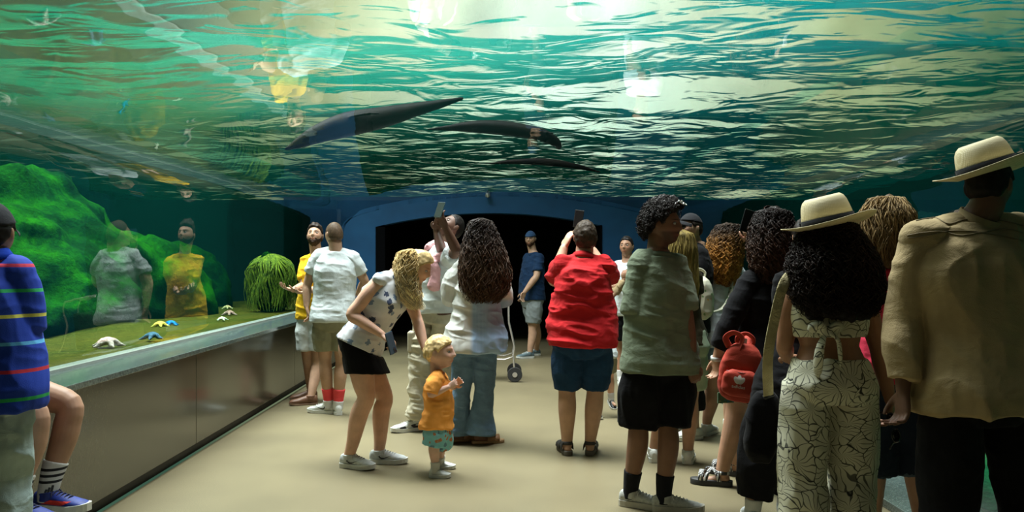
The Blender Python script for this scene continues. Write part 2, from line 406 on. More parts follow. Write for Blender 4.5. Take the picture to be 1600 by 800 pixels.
X = np.linspace(-13, 13, nx); Yv = np.linspace(-2.5, 38, ny); GX, GY = np.meshgrid(X, Yv)
P = np.stack([GX.ravel(), GY.ravel(), np.zeros(nx * ny)], 1)
Z = 3.38 + .10 * fbm(P * [.45, .9, 1] + 3, 3) + .012 * fbm(P * [2.0, 3.2, 1] + 9, 2)
P[:, 2] = Z
idx = np.arange(nx * ny).reshape(ny, nx); F = np.stack([idx[:-1, :-1], idx[:-1, 1:], idx[1:, 1:], idx[1:, :-1]], -1).reshape(-1, 4)
ws = link('water_surface', mesh_of('water_surface', P, F, True, [watermat()])); tag(ws, 'rippling water surface seen from below over the tunnel', 'water', kind='stuff')

def rockmat(name, dark, mid, light, lo=.42, hi=.62):
    m, nt, b = new_mat(name); v = ocoord(nt)
    n = noise(nt, 1.5, 6, v, .68, .6); n2 = noise(nt, 22, 5, v, .7)
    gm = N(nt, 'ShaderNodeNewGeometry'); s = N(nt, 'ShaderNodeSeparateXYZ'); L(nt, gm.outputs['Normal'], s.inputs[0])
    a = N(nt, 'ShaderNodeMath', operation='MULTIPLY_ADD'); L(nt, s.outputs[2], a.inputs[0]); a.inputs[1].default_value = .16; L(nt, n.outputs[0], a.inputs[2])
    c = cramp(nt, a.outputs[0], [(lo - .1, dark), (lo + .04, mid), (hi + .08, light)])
    c2 = cramp(nt, n2.outputs[0], [(.3, (.55, .55, .55)), (.7, (1.4, 1.4, 1.3))])
    L(nt, mixc(nt, 1, c, c2, 'MULTIPLY'), b.inputs['Base Color']); b.inputs['Roughness'].default_value = .9; b.inputs['Specular IOR Level'].default_value = .03
    bump(nt, b, n2.outputs[0], .8, .04); return m
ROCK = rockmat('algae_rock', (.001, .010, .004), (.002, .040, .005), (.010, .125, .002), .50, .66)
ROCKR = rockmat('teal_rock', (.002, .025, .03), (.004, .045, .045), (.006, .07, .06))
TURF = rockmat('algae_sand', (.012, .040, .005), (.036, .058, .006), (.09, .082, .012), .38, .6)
def blob(c, ax, seed, amp=.22, det=4, n=90, fr=2.2, flat=False):
    u = np.linspace(0, 2 * PI, n * 2, endpoint=False); v = np.linspace(.03, PI - .03, n)
    A, B = np.meshgrid(u, v); D = np.stack([np.sin(B) * np.cos(A), np.sin(B) * np.sin(A), np.cos(B)], -1).reshape(-1, 3)
    r = 1 + amp * fbm(D * fr + seed * 7.7, det + 1) + .10 * np.abs(fbm(D * fr * 3 + seed, 3))
    if flat: r *= 1
    V = D * r[:, None] * np.array(ax) + np.array(c)
    idx = np.arange(len(V)).reshape(n, n * 2); F = np.stack([idx[:-1], np.roll(idx[:-1], -1, 1), np.roll(idx[1:], -1, 1), idx[1:]], -1).reshape(-1, 4)
    return V, F
# tank beds
def bed(x0, x1, zf, name, m, label):
    n1, n2 = 60, 260; X = np.linspace(x0, x1, n1); Yv = np.linspace(-2.5, 34, n2); GX, GY = np.meshgrid(X, Yv)
    P = np.stack([GX.ravel(), GY.ravel(), np.zeros(n1 * n2)], 1); P[:, 2] = zf(P) ; P[:, 2] += (.012 + .04 * sstep(3.4, 4.5, np.abs(P[:, 0]))) * fbm(P * 1.5, 4)
    idx = np.arange(n1 * n2).reshape(n2, n1); F = np.stack([idx[:-1, :-1], idx[:-1, 1:], idx[1:, 1:], idx[1:, :-1]], -1).reshape(-1, 4)
    tag(link(name, mesh_of(name, P, F, True, [m])), label, kind='structure')
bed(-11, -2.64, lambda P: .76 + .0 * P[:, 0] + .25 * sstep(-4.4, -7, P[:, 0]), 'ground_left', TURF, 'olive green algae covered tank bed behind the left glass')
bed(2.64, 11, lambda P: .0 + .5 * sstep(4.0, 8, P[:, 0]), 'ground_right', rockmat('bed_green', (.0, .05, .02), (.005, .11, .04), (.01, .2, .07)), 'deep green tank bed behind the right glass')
# tank walls far off
g = Geo().box((-11.2, -2.6, .3), (-11, 36, 3.6)); tag(obj('wall_tank_left', g, ROCK, smooth=False), 'green rock wall at the back of the left tank', kind='structure')
TW = plain('teal_wall', (.0015, .016, .02), .9, 0, .1)
g = Geo().box((9.6, -2.6, -.2), (9.8, 36, 3.6)); tag(obj('wall_tank_right', g, TW, smooth=False), 'dark teal wall at the back of the right tank', kind='structure')
g = Geo().box((-11, 13.1, .3), (-2.72, 13.3, 2.45)).box((2.72, 13.1, 0), (9.6, 13.3, 2.45)); tag(obj('wall_tank_end', g, TW, smooth=False), 'dark blue-green tank end wall beside the arch', kind='structure')
rocks = [((-5.5, 9.0, 1.2), (1.2, 1.7, 1.15), 1, ''), ((-4.75, 8.3, .95), (.75, 1.2, .75), 2, ''), ((-4.45, 9.9, .95), (.75, .9, .72), 3, ''), ((-6.6, 6.2, 1.5), (1.4, 2.0, 1.2), 4, ''),
         ((-4.7, 5.0, .95), (.6, .9, .6), 5, ''), ((-8.4, 11.0, 1.5), (1.6, 2.4, 1.3), 6, ''), ((-8.6, 7.2, 1.6), (1.3, 1.8, 1.2), 7, ''), ((-4.9, 11.8, .9), (.8, .7, .7), 8, '')]
def rockwork(lst, name, m, label, amp=.25):
    g = Geo()
    for c, ax, sd_, _ in lst: V, F = blob(c, ax, sd_, amp, n=60); F = [tuple(f) for f in F] + [tuple(range(120))[::-1], tuple(range(len(V) - 120, len(V)))]; g.add(V, F)
    V, F, Nn = remesh(g, .07, 1); V += Nn * (.07 * fbm(V * 1.9, 4))[:, None]
    V[:, 2] = np.minimum(V[:, 2], 3.0); tag(link(name, mesh_of(name, V, F, True, [m])), label, kind='structure')
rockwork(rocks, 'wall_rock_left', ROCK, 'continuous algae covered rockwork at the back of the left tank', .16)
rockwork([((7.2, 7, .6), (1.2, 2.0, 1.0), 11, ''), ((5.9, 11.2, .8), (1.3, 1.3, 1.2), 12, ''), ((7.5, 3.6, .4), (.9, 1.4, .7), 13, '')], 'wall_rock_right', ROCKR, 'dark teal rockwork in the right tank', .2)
# the murky water itself
poly = [tuple(p) for p in outer_np]; poly[0] = (poly[0][0], .79); poly = [(-10.9, .79)] + poly + [(9.5, .06), (9.5, 3.24), (-10.9, 3.24)]
n_ = len(poly); V = [(a, -2.4, b) for a, b in poly] + [(a, 35.5, b) for a, b in poly]
F = [tuple(range(n_)), tuple(range(2 * n_ - 1, n_ - 1, -1))] + [(i, i + n_, (i + 1) % n_ + n_, (i + 1) % n_) for i in range(n_)]
wv = bpy.data.materials.new('murky_water'); wv.use_nodes = True; nt = wv.node_tree; nt.nodes.clear()
o = N(nt, 'ShaderNodeOutputMaterial'); ab = N(nt, 'ShaderNodeVolumeAbsorption'); ab.inputs['Color'].default_value = (.25, .78, .72, 1); ab.inputs['Density'].default_value = .26
vs = N(nt, 'ShaderNodeVolumeScatter'); vs.inputs['Color'].default_value = (.05, .75, .62, 1); vs.inputs['Density'].default_value = .012
ad = N(nt, 'ShaderNodeAddShader'); L(nt, ab.outputs[0], ad.inputs[0]); L(nt, vs.outputs[0], ad.inputs[1]); L(nt, ad.outputs[0], o.inputs['Volume'])
wvo = link('tank_water', mesh_of('tank_water', V, F, False, [wv])); tag(wvo, 'murky green-blue water filling the tanks round the tunnel', 'water', kind='stuff')
b_ = bmesh.new(); b_.from_mesh(wvo.data); bmesh.ops.recalc_face_normals(b_, faces=b_.faces); b_.to_mesh(wvo.data); b_.free()

# drooping weed on a rock
def tubes(Pn, r, sides=3):
    """Pn (S,T,3), r (T,) or (S,T) -> vertex and quad arrays"""
    S, T, _ = Pn.shape; r = np.broadcast_to(r, (S, T))
    t = np.gradient(Pn, axis=1); t /= np.linalg.norm(t, axis=2, keepdims=True) + 1e-9
    ref = np.where(np.abs(t[..., 2:3]) > .9, np.array([1., 0, 0]), np.array([0, 0, 1.])); u = np.cross(t, ref); u /= np.linalg.norm(u, axis=2, keepdims=True) + 1e-9; v = np.cross(t, u)
    a = np.arange(sides) * 2 * PI / sides
    V = Pn[:, :, None] + r[:, :, None, None] * (np.cos(a)[None, None, :, None] * u[:, :, None] + np.sin(a)[None, None, :, None] * v[:, :, None])
    idx = np.arange(S * T * sides).reshape(S, T, sides); n = np.roll(idx, -1, 2)
    F = np.stack([idx[:, :-1], n[:, :-1], n[:, 1:], idx[:, 1:]], -1).reshape(-1, 4)
    return V.reshape(-1, 3), F
c = U(424, 489, 10.6); c[2] = .75
wd = thing('weedy_rock', tuple(c), 'upright rock draped in bright yellow-green weed behind the left glass', 'rock')
V, F = blob((0, 0, .36), (.22, .28, .40), 21, .1); link('rock', mesh_of('rock', V, F, True, [ROCK]), wd)
S, T = 900, 12; ph = rng.uniform(0, 2 * PI, S); q = rng.uniform(0, 1, S) ** .7; tt = np.linspace(0, 1, T)
R0 = np.stack([np.cos(ph) * .16 * q, np.sin(ph) * .2 * q, .78 - .08 * q ** 2], 1); ln = rng.uniform(.35, .72, S)
out_ = (.09 + .09 * rng.random(S))[:, None] * np.sin(np.minimum(tt * 2.2, 1) * PI / 2)[None]
Pn = R0[:, None] + np.stack([np.cos(ph)[:, None] * out_, np.sin(ph)[:, None] * out_, -(ln[:, None]) * tt[None] ** 1.3], -1)
Pn[..., 2] = np.maximum(Pn[..., 2], .03); Pn[..., :2] += .02 * np.sin(tt * 9 + ph[:, None] * 5)[..., None]
V, F = tubes(Pn, .007 * (1 - tt * .6)); me = mesh_of('weed', V, F, True)
wm, nt, b = new_mat('weed'); n = noise(nt, 25, 3, ocoord(nt)); L(nt, cramp(nt, n.outputs[0], [(.3, (.03, .11, .003)), (.7, (.26, .42, .012))]), b.inputs['Base Color']); b.inputs['Roughness'].default_value = .8
me.materials.append(wm); tag(link('weed', me, wd), kind='stuff')
# low weed tufts beside it (nobody could count the blades)
S = 700; ph = rng.uniform(0, 2 * PI, S); bx = -2.80 - rng.uniform(0, .45, S); by = rng.uniform(11.2, 12.4, S)
h = rng.uniform(.05, .16, S); T = 5; tt = np.linspace(0, 1, T)
Pn = np.stack([bx[:, None] + .05 * np.cos(ph)[:, None] * tt, by[:, None] + .05 * np.sin(ph)[:, None] * tt, .76 + h[:, None] * tt], -1)
V, F = tubes(Pn, .005 * (1 - tt * .7)); m, nt, b = new_mat('brown_weed'); b.inputs['Base Color'].default_value = (.22, .2, .03, 1)
tag(link('weed_tuft', mesh_of('weed_tuft', V, F, True, [m])), 'low olive weed growing on the tank bed beside the draped rock', 'weed', kind='stuff')

# starfish
def starmat(name, c): return rockmat(name, sc(c, .5), c, sc(c, 1.25), .4, .6)
stars = [(168, 541, .105, (.72, .52, .48), .5, 'pink-white starfish nearest the camera on the tank bed'),
         (238, 529, .085, (.12, .22, .34), 1.1, 'slate blue starfish on the tank bed'),
         (250, 510, .08, (.75, .62, .12), .2, 'yellow starfish beside the bright blue one'),
         (267, 508, .075, (.01, .22, .62), .9, 'bright blue starfish beside the yellow one'),
         (347, 500, .06, (.85, .80, .60), .4, 'small cream starfish before the brown one'),
         (358, 492, .085, (.35, .25, .2), 1.3, 'brown starfish standing up between pale ones'),
         (355, 482, .07, (.75, .66, .32), .1, 'sandy yellow starfish farthest along the bed')]
for px, py, r, c, rot, lab in stars:
    d = (EYE - .775) * FOC / (py - VY); p = U(px, py, d); g = Geo()
    p[2] = .768
    for k_ in range(5):
        a = rot + k_ * 2 * PI / 5; dv = np.array([math.cos(a), math.sin(a), 0])
        g.tube([(0, 0, r * .42), dv * r * .4 + (0, 0, r * .36), dv * r * .8 + (0, 0, r * .12), dv * r * 1.15 + (0, 0, .004)], [r * .30, r * .25, r * .17, r * .07], 10, 3)
    V, F, Nn = remesh(g, r * .07, 1); V += Nn * (.03 * r * vnoise(V / r * 9))[:, None]
    V[:, 2] -= V[:, 2].min()
    tag(link('starfish', mesh_of('starfish', V, F, True, [starmat('starfish', c)]), None, tuple(p)), lab, 'starfish')

# seals overhead
def seal(pts, rad, label, belly=None, hind=True, flips=()):
    P = np.array([U(*p) for p in pts]); c = P.mean(0)
    g = Geo(); g.tube(P - c, rad, 22, 6)
    t = nrm(P[-1] - P[-2])
    if hind:
        for s in (-1, 1):
            g.tube([P[-1] - c - t * .06, P[-1] - c + t * .10 + np.array([0, s * .05, -.01]), P[-1] - c + t * .22 + np.array([0, s * .10, -.03 + s * .015])], [.035, .045, .02], 10, 4, ell=(1, .4))
    for q0, q1, q2, w in flips:
        g.tube([U(*q0) - c, U(*q1) - c, U(*q2) - c], [w, w * 1.1, w * .5], 10, 4, ell=(1, .4))
    V, F, Nn = remesh(g, .014, 3)
    me = mesh_of('seal', V, F, True, [SEAL]); tag(link('seal', me, None, tuple(c)), label, 'seal')
    return c
SEAL, nt, b = new_mat('seal_hide'); n = noise(nt, 6, 5, ocoord(nt)); L(nt, cramp(nt, n.outputs[0], [(.35, (.003, .003, .003)), (.65, (.010, .009, .007))]), b.inputs['Base Color']); b.inputs['Roughness'].default_value = .6; b.inputs['Specular IOR Level'].default_value = .08
seal([(447, 233, 7.2), (470, 222, 7.25), (500, 208, 7.3), (545, 194, 7.4), (600, 183, 7.55), (650, 171, 7.7), (690, 162, 7.8), (722, 154, 7.9)],
     [.018, .055, .088, .115, .10, .068, .042, .02], 'dark seal gliding overhead, leftmost, nose down to the left', hind=False, flips=[((548, 183, 7.3), (575, 178, 7.25), (600, 177, 7.2), .03)])
seal([(668, 202, 8.0), (700, 200, 8.0), (740, 198, 8.05), (785, 200, 8.1), (825, 206, 8.15), (850, 212, 8.2), (868, 222, 8.25), (873, 229, 8.25)],
     [.01, .03, .062, .075, .07, .065, .052, .035], 'arched brown seal overhead with flippers at its right end, above the navy cap', hind=False, flips=[((850, 206, 8.15), (862, 208, 8.1), (876, 211, 8.05), .02), ((858, 222, 8.2), (852, 224, 8.1), (846, 224, 8.0), .02)])
seal([(760, 256, 9.6), (800, 253, 9.6), (850, 253, 9.6), (900, 260, 9.7), (938, 269, 9.8)], [.01, .03, .045, .035, .012], 'thin distant seal overhead, lowest and farthest of the three', hind=False)
# ================================================================== PEOPLE
def frame(fwd, up=(0, 0, 1), roll=0):
    f = nrm(fwd); r = nrm(np.cross(f, up)); u = np.cross(r, f)
    if roll: c, s = math.cos(roll), math.sin(roll); r, u = c * r + s * u, -s * r + c * u
    return np.stack([r, f, u], 1)                      # columns: right, forward, up
def ga(p, c, s): return np.exp(-(((p - np.array(c)) / np.array(s)) ** 2).sum(-1))
def headpts(D, fem=False, child=False):
    """unit directions -> head surface (x right, y face, z up), metres, head about .235 high"""
    p = D * np.array([.076, .097, .118])
    z = p[:, 2]; low = sstep(-.015, -.10, z)
    p[:, 0] *= 1 - (.34 if fem else .27) * low
    back = sstep(.03, -.05, p[:, 1]); p[:, 1] += back * low * .045
    p[:, 1] += sstep(0, .06, p[:, 1]) * low * .012
    p[:, 0] *= 1 - .10 * sstep(.05, .10, p[:, 1])      # flatter face plane
    x, y, z = p.T; fr = sstep(.02, .06, y); X = np.abs(x); q = np.stack([x, z], 1)
    d = 0 * x
    d += .021 * ga(q, (0, -.020), (.012, .014)) + .012 * ga(q, (0, .003), (.009, .022))
    d += .004 * ga(np.stack([X, z], 1), (.013, -.024), (.007, .008))
    d += -.010 * ga(np.stack([X, z], 1), (.031, .010), (.017, .012))
    d += .005 * ga(np.stack([X, z], 1), (.026, .032), (.024, .008)) 
    d += .007 * ga(q, (0, -.051), (.022, .006)) + .006 * ga(q, (0, -.064), (.018, .006)) - .004 * ga(q, (0, -.0575), (.022, .0028))
    d += .008 * ga(q, (0, -.092), (.022, .014)) - .003 * ga(q, (0, -.075), (.025, .006))
    d += .005 * ga(np.stack([X, z], 1), (.045, -.022), (.018, .018))
    if child: d += .006 * ga(np.stack([X, z], 1), (.04, -.04), (.02, .02))
    p[:, 1] += d * fr
    if child: p = p * np.array([1.08, 1.05, .95])
    return p
def sphere_dirs(nu=96, nv=64):
    u = np.linspace(0, 2 * PI, nu, endpoint=False); v = np.linspace(.04, PI - .04, nv)
    A, B = np.meshgrid(u, v); D = np.stack([np.sin(B) * np.cos(A), np.sin(B) * np.sin(A), np.cos(B)], -1).reshape(-1, 3)
    idx = np.arange(len(D)).reshape(nv, nu); F = [tuple(f) for f in np.stack([idx[:-1], np.roll(idx[:-1], -1, 1), np.roll(idx[1:], -1, 1), idx[1:]], -1).reshape(-1, 4)]
    F += [tuple(idx[0])[::-1], tuple(idx[-1])]; return D, F
DIRS, DF = sphere_dirs()
def hairline(p, front=.066, nape=-.07, ear=.012):
    az = np.arctan2(np.abs(p[:, 0]), p[:, 1])
    return np.interp(az, [0, .5, .85, 1.15, 1.35, 1.55, 1.95, 2.4, PI], [front, front - .002, front - .016, .022, ear - .012, ear + .01, -.025, nape + .012, nape])
class Ring:
    pass
def section(c, r, f, hw, hd, n=28, sq=2.4):
    a = np.linspace(0, 2 * PI, n, endpoint=False); ca, sa = np.cos(a), np.sin(a)
    x = np.sign(ca) * np.abs(ca) ** (2 / sq) * hw; y = np.sign(sa) * np.abs(sa) ** (2 / sq) * hd
    return c + x[:, None] * r + y[:, None] * f

TORSO_M = [(-.20, .110, .090, -.005), (-.10, .158, .112, -.012), (0, .172, .124, -.014), (.15, .165, .116, -.006), (.36, .148, .104, .004), (.58, .160, .114, .004), (.78, .178, .120, 0), (.92, .172, .104, 0), (1.01, .145, .082, 0), (1.09, .088, .064, .0), (1.18, .056, .055, .0)]
TORSO_F = [(-.22, .110, .094, -.006), (-.11, .165, .120, -.016), (0, .178, .130, -.016), (.16, .162, .114, -.006), (.40, .122, .092, .002), (.60, .140, .104, .008), (.76, .152, .120, .012), (.90, .150, .096, 0), (1.0, .128, .074, 0), (1.09, .074, .056, 0), (1.18, .048, .048, 0)]

class Person:
    def __init__(s, label, Y, J, skin, k=1.0, fem=False, b=1.0, belly=0, limb=1.0, face=(0, -1, 0), roll=0, vox=.0062, hs=1.0, child=False, bend=0, toes=(90, 90), lift='', tint=None, base=None, name='person', group=None):
        s.J = {n: (np.array([(v[0] - VX) * (Y + v[2]) / FOC, Y + v[2], EYE - (v[1] - VY) * (Y + v[2]) / FOC])) for n, v in J.items()}
        s.k, s.b, s.belly, s.limb, s.fem, s.vox, s.Y, s.child, s.bend = k, b, belly, limb, fem, vox, Y, child, bend
        for sd_ in 'LR':
            if s.J['an' + sd_][2] < .33 * k + .02 and sd_ not in lift: s.J['an' + sd_][2] = .077 * k
        for sd_, a_ in zip('LR', toes): s.J['toe' + sd_] = s.J['an' + sd_] + np.array([math.cos(math.radians(a_)), math.sin(math.radians(a_)), 0])
        J = s.J; s.hipC = (J['hipL'] + J['hipR']) / 2; s.shC = (J['shL'] + J['shR']) / 2
        s.rh = nrm(J['hipR'] - J['hipL']); s.rs = nrm(J['shR'] - J['shL']); s.up = nrm(s.shC - s.hipC); s.Lt = np.linalg.norm(s.shC - s.hipC)
        s.fh = nrm(np.cross(s.up, s.rh)); s.fs = nrm(np.cross(s.up, s.rs))
        s.shw = np.linalg.norm(J['shR'] - J['shL']) / 2
        s.M = frame(face, roll=roll); s.H = J['head']; s.hs = hs * (1 if child else .98 if not fem else .94)
        b0 = s.hipC.copy(); b0[2] = min(J['anL'][2], J['anR'][2]) - .08 * k; b0[2] = max(0, b0[2]) if base is None else base
        s.base = b0; s.root = thing(name, tuple(b0), label, 'person', group); s.skin = skin
        for sd in 'LR':
            if 'hand' + sd not in J:
                d = nrm(J['wr' + sd] - J['el' + sd]); J['hand' + sd] = J['wr' + sd] + d * .16 * k
        s.handopt = {'L': {}, 'R': {}}
        s.tint = tint; s.objs = {}
    # -------------------------------------------------- torso axis
    def axis(s, t):
        c = s.hipC + s.up * s.Lt * t
        c = c - s.fh * s.bend * math.sin(PI * min(max(t, 0), 1)) * s.Lt
        w = min(max(t, 0), 1); r = nrm(s.rh * (1 - w) + s.rs * w); f = nrm(np.cross(s.up, r)); return c, r, f
    def tor(s, t, off=0, offd=None):
        T = TORSO_F if s.fem else TORSO_M; A = np.array(T); kk = s.k
        hw, hd, sh = (np.interp(t, A[:, 0], A[:, i]) for i in (1, 2, 3))
        top = sstep(.3, .8, t) * (1 - sstep(1.02, 1.15, t)); refw = (.150 if s.fem else .178)
        hw *= kk * (1 + (s.b - 1) * (1 - sstep(1.0, 1.15, t))); wr = s.shw + .005 * kk
        hw = hw * (1 - top) + hw / (refw * kk * s.b) * wr * top
        be = s.belly * math.exp(-((t - .35) / .3) ** 2)
        hd = hd * kk * (1 + (s.b - 1) * .9 * (1 - sstep(.95, 1.1, t))) + be * .5; hw += be * .35
        c, r, f = s.axis(t); c = c + f * (sh * kk + be * .45)
        return section(c, r, f, hw + off, hd + (off if offd is None else offd), sq=2.3)
    def arm_r(s, off=0): return (np.array([.056, .053, .047, .041, .043, .036, .027]) * (.88 if s.fem else 1) * s.k * s.limb + off)
    def arm_p(s, sd, over=0):
        J = s.J; a, e, w = J['sh' + sd], J['el' + sd], J['wr' + sd]; inn = (s.shC - a) * .12
        return np.array([a + inn, a * .65 + e * .35, a * .3 + e * .7, e, e * .72 + w * .28, e * .35 + w * .65, w])
    def leg_r(s, off=0): return (np.array([.092, .088, .074, .058, .060, .058, .044, .036]) * (1.0 if s.fem else 1) * s.k * (.5 + .5 * s.limb) + off)
    def leg_p(s, sd):
        J = s.J; h, n, a = J['hip' + sd], J['kn' + sd], J['an' + sd]; bk = -s.fh * .012 * s.k
        return np.array([h, h * .7 + n * .3, h * .3 + n * .7, n, n * .78 + a * .22 + bk, n * .6 + a * .4 + bk, n * .25 + a * .75, a])
    def cutpoly(s, P, r, f0, f1):
        """portion of polyline between arc fractions"""
        Q, R = crom(P, r, 6); d = np.r_[0, np.cumsum(np.linalg.norm(np.diff(Q, axis=0), axis=1))]; u = d / d[-1]
        tt = np.linspace(f0, f1, max(4, int(18 * (f1 - f0)) + 3)); return np.stack([np.interp(tt, u, Q[:, i]) for i in range(3)], 1), np.interp(tt, u, R)
    # -------------------------------------------------- the body, one continuous surface
    def body(s, arms='LR', legs='LR', feet=True, stub=(0, 0, 0), brow=None, hairpaint=None, paint=None, armhide=()):
        g = Geo(); k = s.k; J = s.J
        g.loft([s.tor(t) for t in np.linspace(-.2, 1.18, 24)])
        nb = s.shC + s.up * .02 * k; hb = s.H + s.M @ np.array([0, -.025, -.075]) * s.hs
        g.tube([nb, nb * .5 + hb * .5 + s.M @ np.array([0, -.006, 0]), hb, s.H + s.M @ np.array([0, -.02, -.02]) * s.hs], np.array([.066, .060, .059, .055]) * (k ** .8) * (.84 if s.fem else 1) * (s.b ** .5), 18, 4)
        g.tube([J['shL'], nb + (J['shL'] - nb) * .3 + s.up * .018 * k, nb + s.up * .03 * k, nb + (J['shR'] - nb) * .3 + s.up * .018 * k, J['shR']], np.array([.045, .046, .042, .046, .045]) * k * (.84 if s.fem else 1), 14, 3)
        for sd in arms:
            g.tube(s.arm_p(sd), s.arm_r(), 16, 4); s.hand(g, sd, **s.handopt.get(sd, {}))
        for sd in legs:
            g.tube(s.leg_p(sd), s.leg_r(), 18, 4)
            if feet:
                td = nrm(J['toe' + sd] - J['an' + sd]); a = J['an' + sd]; 
                g.tube([a - td * .02 * k - (0, 0, .03 * k), a + td * .05 * k - (0, 0, .045 * k), a + td * .14 * k - (0, 0, .058 * k)], np.array([.030, .027, .020]) * k, 12, 3)
        Hp = headpts(DIRS, s.fem, s.child) * s.hs; g.add(Hp @ s.M.T + s.H, DF)
        for e in (-1, 1):
            c = np.array([e * .077, -.006, .0]) * s.hs * (1.06 if s.child else 1)
            EM = s.M @ frame((e * .25, 1, 0))
            g.ell(s.H + s.M @ c, np.array([.006, .017, .030]) * s.hs, EM, nu=12, nv=8)
            g.ell(s.H + s.M @ (c + np.array([e * .006, -.009, .004]) * s.hs), np.array([.004, .010, .024]) * s.hs, EM, nu=10, nv=8)
        V, F, Nn = remesh(g, s.vox, 2, .45)
        me = mesh_of('body', V - s.base, F, True, [s.skin]); q = (V - s.H) @ s.M / s.hs
        C = np.ones((len(V), 3)); x, y, z = q.T; X = np.abs(x); qq = np.stack([x, z], 1); qx = np.stack([X, z], 1); near = (y > .03) & (np.abs(z) < .13) & (X < .09)
        def pt(col, w):
            w = (w * near)[:, None]; C[:] = C * (1 - w) + np.array(col) * w
        pt((1.0, .62, .58), np.clip(ga(qq, (0, -.0575), (.024, .009)) * 1.5, 0, 1) * .85)
        pt((.35, .2, .2), np.clip(ga(qq, (0, -.0575), (.022, .0022)), 0, 1) * .8)
        pt((1.08, .85, .8), ga(qx, (.045, -.02), (.022, .02)) * .5)
        if brow is not None: pt(brow, np.clip(ga(np.stack([X, z - .10 * (X - .03) * (X < .03)], 1), (.031, .031), (.017, .0042)) * 1.6, 0, 1))
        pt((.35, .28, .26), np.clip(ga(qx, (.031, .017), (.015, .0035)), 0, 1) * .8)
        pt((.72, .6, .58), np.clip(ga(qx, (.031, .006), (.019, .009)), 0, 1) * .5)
        pt((.5, .35, .33), np.clip(ga(qx, (.008, -.033), (.005, .003)), 0, 1) * .8)
        if stub[0]:      # stubble / goatee colour and strength mask
            w = (sstep(-.028, -.045, z) * sstep(-.01, .03, y) * (1 - .9 * np.clip(ga(qq, (0, -.0575), (.022, .007)) * 1.4, 0, 1))) * stub[1] 
            near = (np.abs(z) < .14) & (X < .1); pt(stub[2], w)
        if hairpaint is not None:
            near = np.ones(len(V), bool) & (np.abs(z) < .14) & (X < .085 * 1.1) & (y > -.14); hl = hairline(q, *hairpaint[1])
            earm = 1 - sstep(.070, .075, X) * (np.abs(z) < .035) * (np.abs(y) < .03)
            pt(hairpaint[0], sstep(-.006, .006, z - hl) * earm * hairpaint[2])
        if paint: paint(s, V, C, q)
        setcol(me, C); s.objs['body'] = link('body', me, s.root); s.objs['body']['co'] = 0; del s.objs['body']['co']
        return s
    def hand(s, g, sd, d=None, pn=None, curl=.35, spread=.10, thumb=None, sc_=1.0, tc=.5):
        J = s.J; k = s.k * sc_ * (.9 if s.fem else 1); w = J['wr' + sd]; h = J['hand' + sd]; d = nrm(h - w) if d is None else nrm(d)
        if pn is None: pn = np.cross(d, s.fs) * (1 if sd == 'R' else -1)
        pn = np.array(pn, float); pn = nrm(pn - d * np.dot(pn, d)); la = np.cross(d, pn)      # lateral
        ts = thumb if thumb is not None else (1 if np.dot(la, s.fs) > 0 else -1)
        rings = []
        for u, hw, hd in ((-.012, .026, .022), (.01, .028, .019), (.035, .036, .017), (.065, .041, .015), (.088, .040, .012), (.095, .034, .008)):
            rings.append(section(w + d * u * k, la, pn, hw * k, hd * k, 16, 2.6))
        g.loft(rings)
        for i, (o, ln) in enumerate(((.030, .92), (.010, 1.04), (-.010, .97), (-.029, .76))):
            o *= ts; a0 = spread * (1.5 - i) * ts; dd = nrm(d * math.cos(a0) + la * math.sin(a0)); p = w + d * .086 * k + la * o * k; P = [p - dd * .02 * k, p]; cu = 0
            cc = curl[i] if isinstance(curl, (list, tuple)) else curl
            for j, sl in enumerate((.040, .026, .021)):
                cu += cc * (1.0, 1.25, .8)[j]; v = dd * math.cos(cu) + pn * math.sin(cu); p = p + v * sl * ln * k; P.append(p)
            g.tube(P, np.array([.0098, .0095, .0088, .0080, .0068]) * k, 10, 3)
        b = w + d * .022 * k + la * ts * .026 * k; v1 = nrm(la * ts * .75 + d * .75 + pn * .25); v2 = nrm(la * ts * (.55 - tc * .4) + d + pn * (.2 + tc * .5)); v3 = nrm(la * ts * (.2 - tc * .5) + d + pn * (.2 + tc * .7))
        P = [w + d * .012 * k + la * ts * .008 * k, b + v1 * .012 * k, b + v1 * .040 * k, b + v1 * .040 * k + v2 * .030 * k, b + v1 * .040 * k + v2 * .030 * k + v3 * .024 * k]
        g.tube(P, np.array([.016, .0145, .0115, .0102, .008]) * k, 10, 3)
    def eyes(s, iris=(.08, .04, .02), look=(0, 1, 0)):
        for e in (-1, 1):
            g = Geo(); c = np.array([e * .031, .0765, .0105]); g.ell((0, 0, 0), (.0135, .0125, .0085), nu=18, nv=14)
            V = g.verts(); fc = V[[f for f in range(len(V))]]; F = g.F; fl = nrm(look)
            ctr = np.array([V[list(f)].mean(0) for f in F]); ang = (ctr / (np.linalg.norm(ctr, axis=1)[:, None] + 1e-9)) @ fl
            Mi = np.where(ang > .985, 2, np.where(ang > .86, 1, 0)).tolist()
            V = (V + c) * s.hs @ s.M.T + s.H - s.base
            link('eye', mesh_of('eye', V, F, True, [EYEW, plain('iris', iris, .15), EYEP], Mi), s.root)
        return s
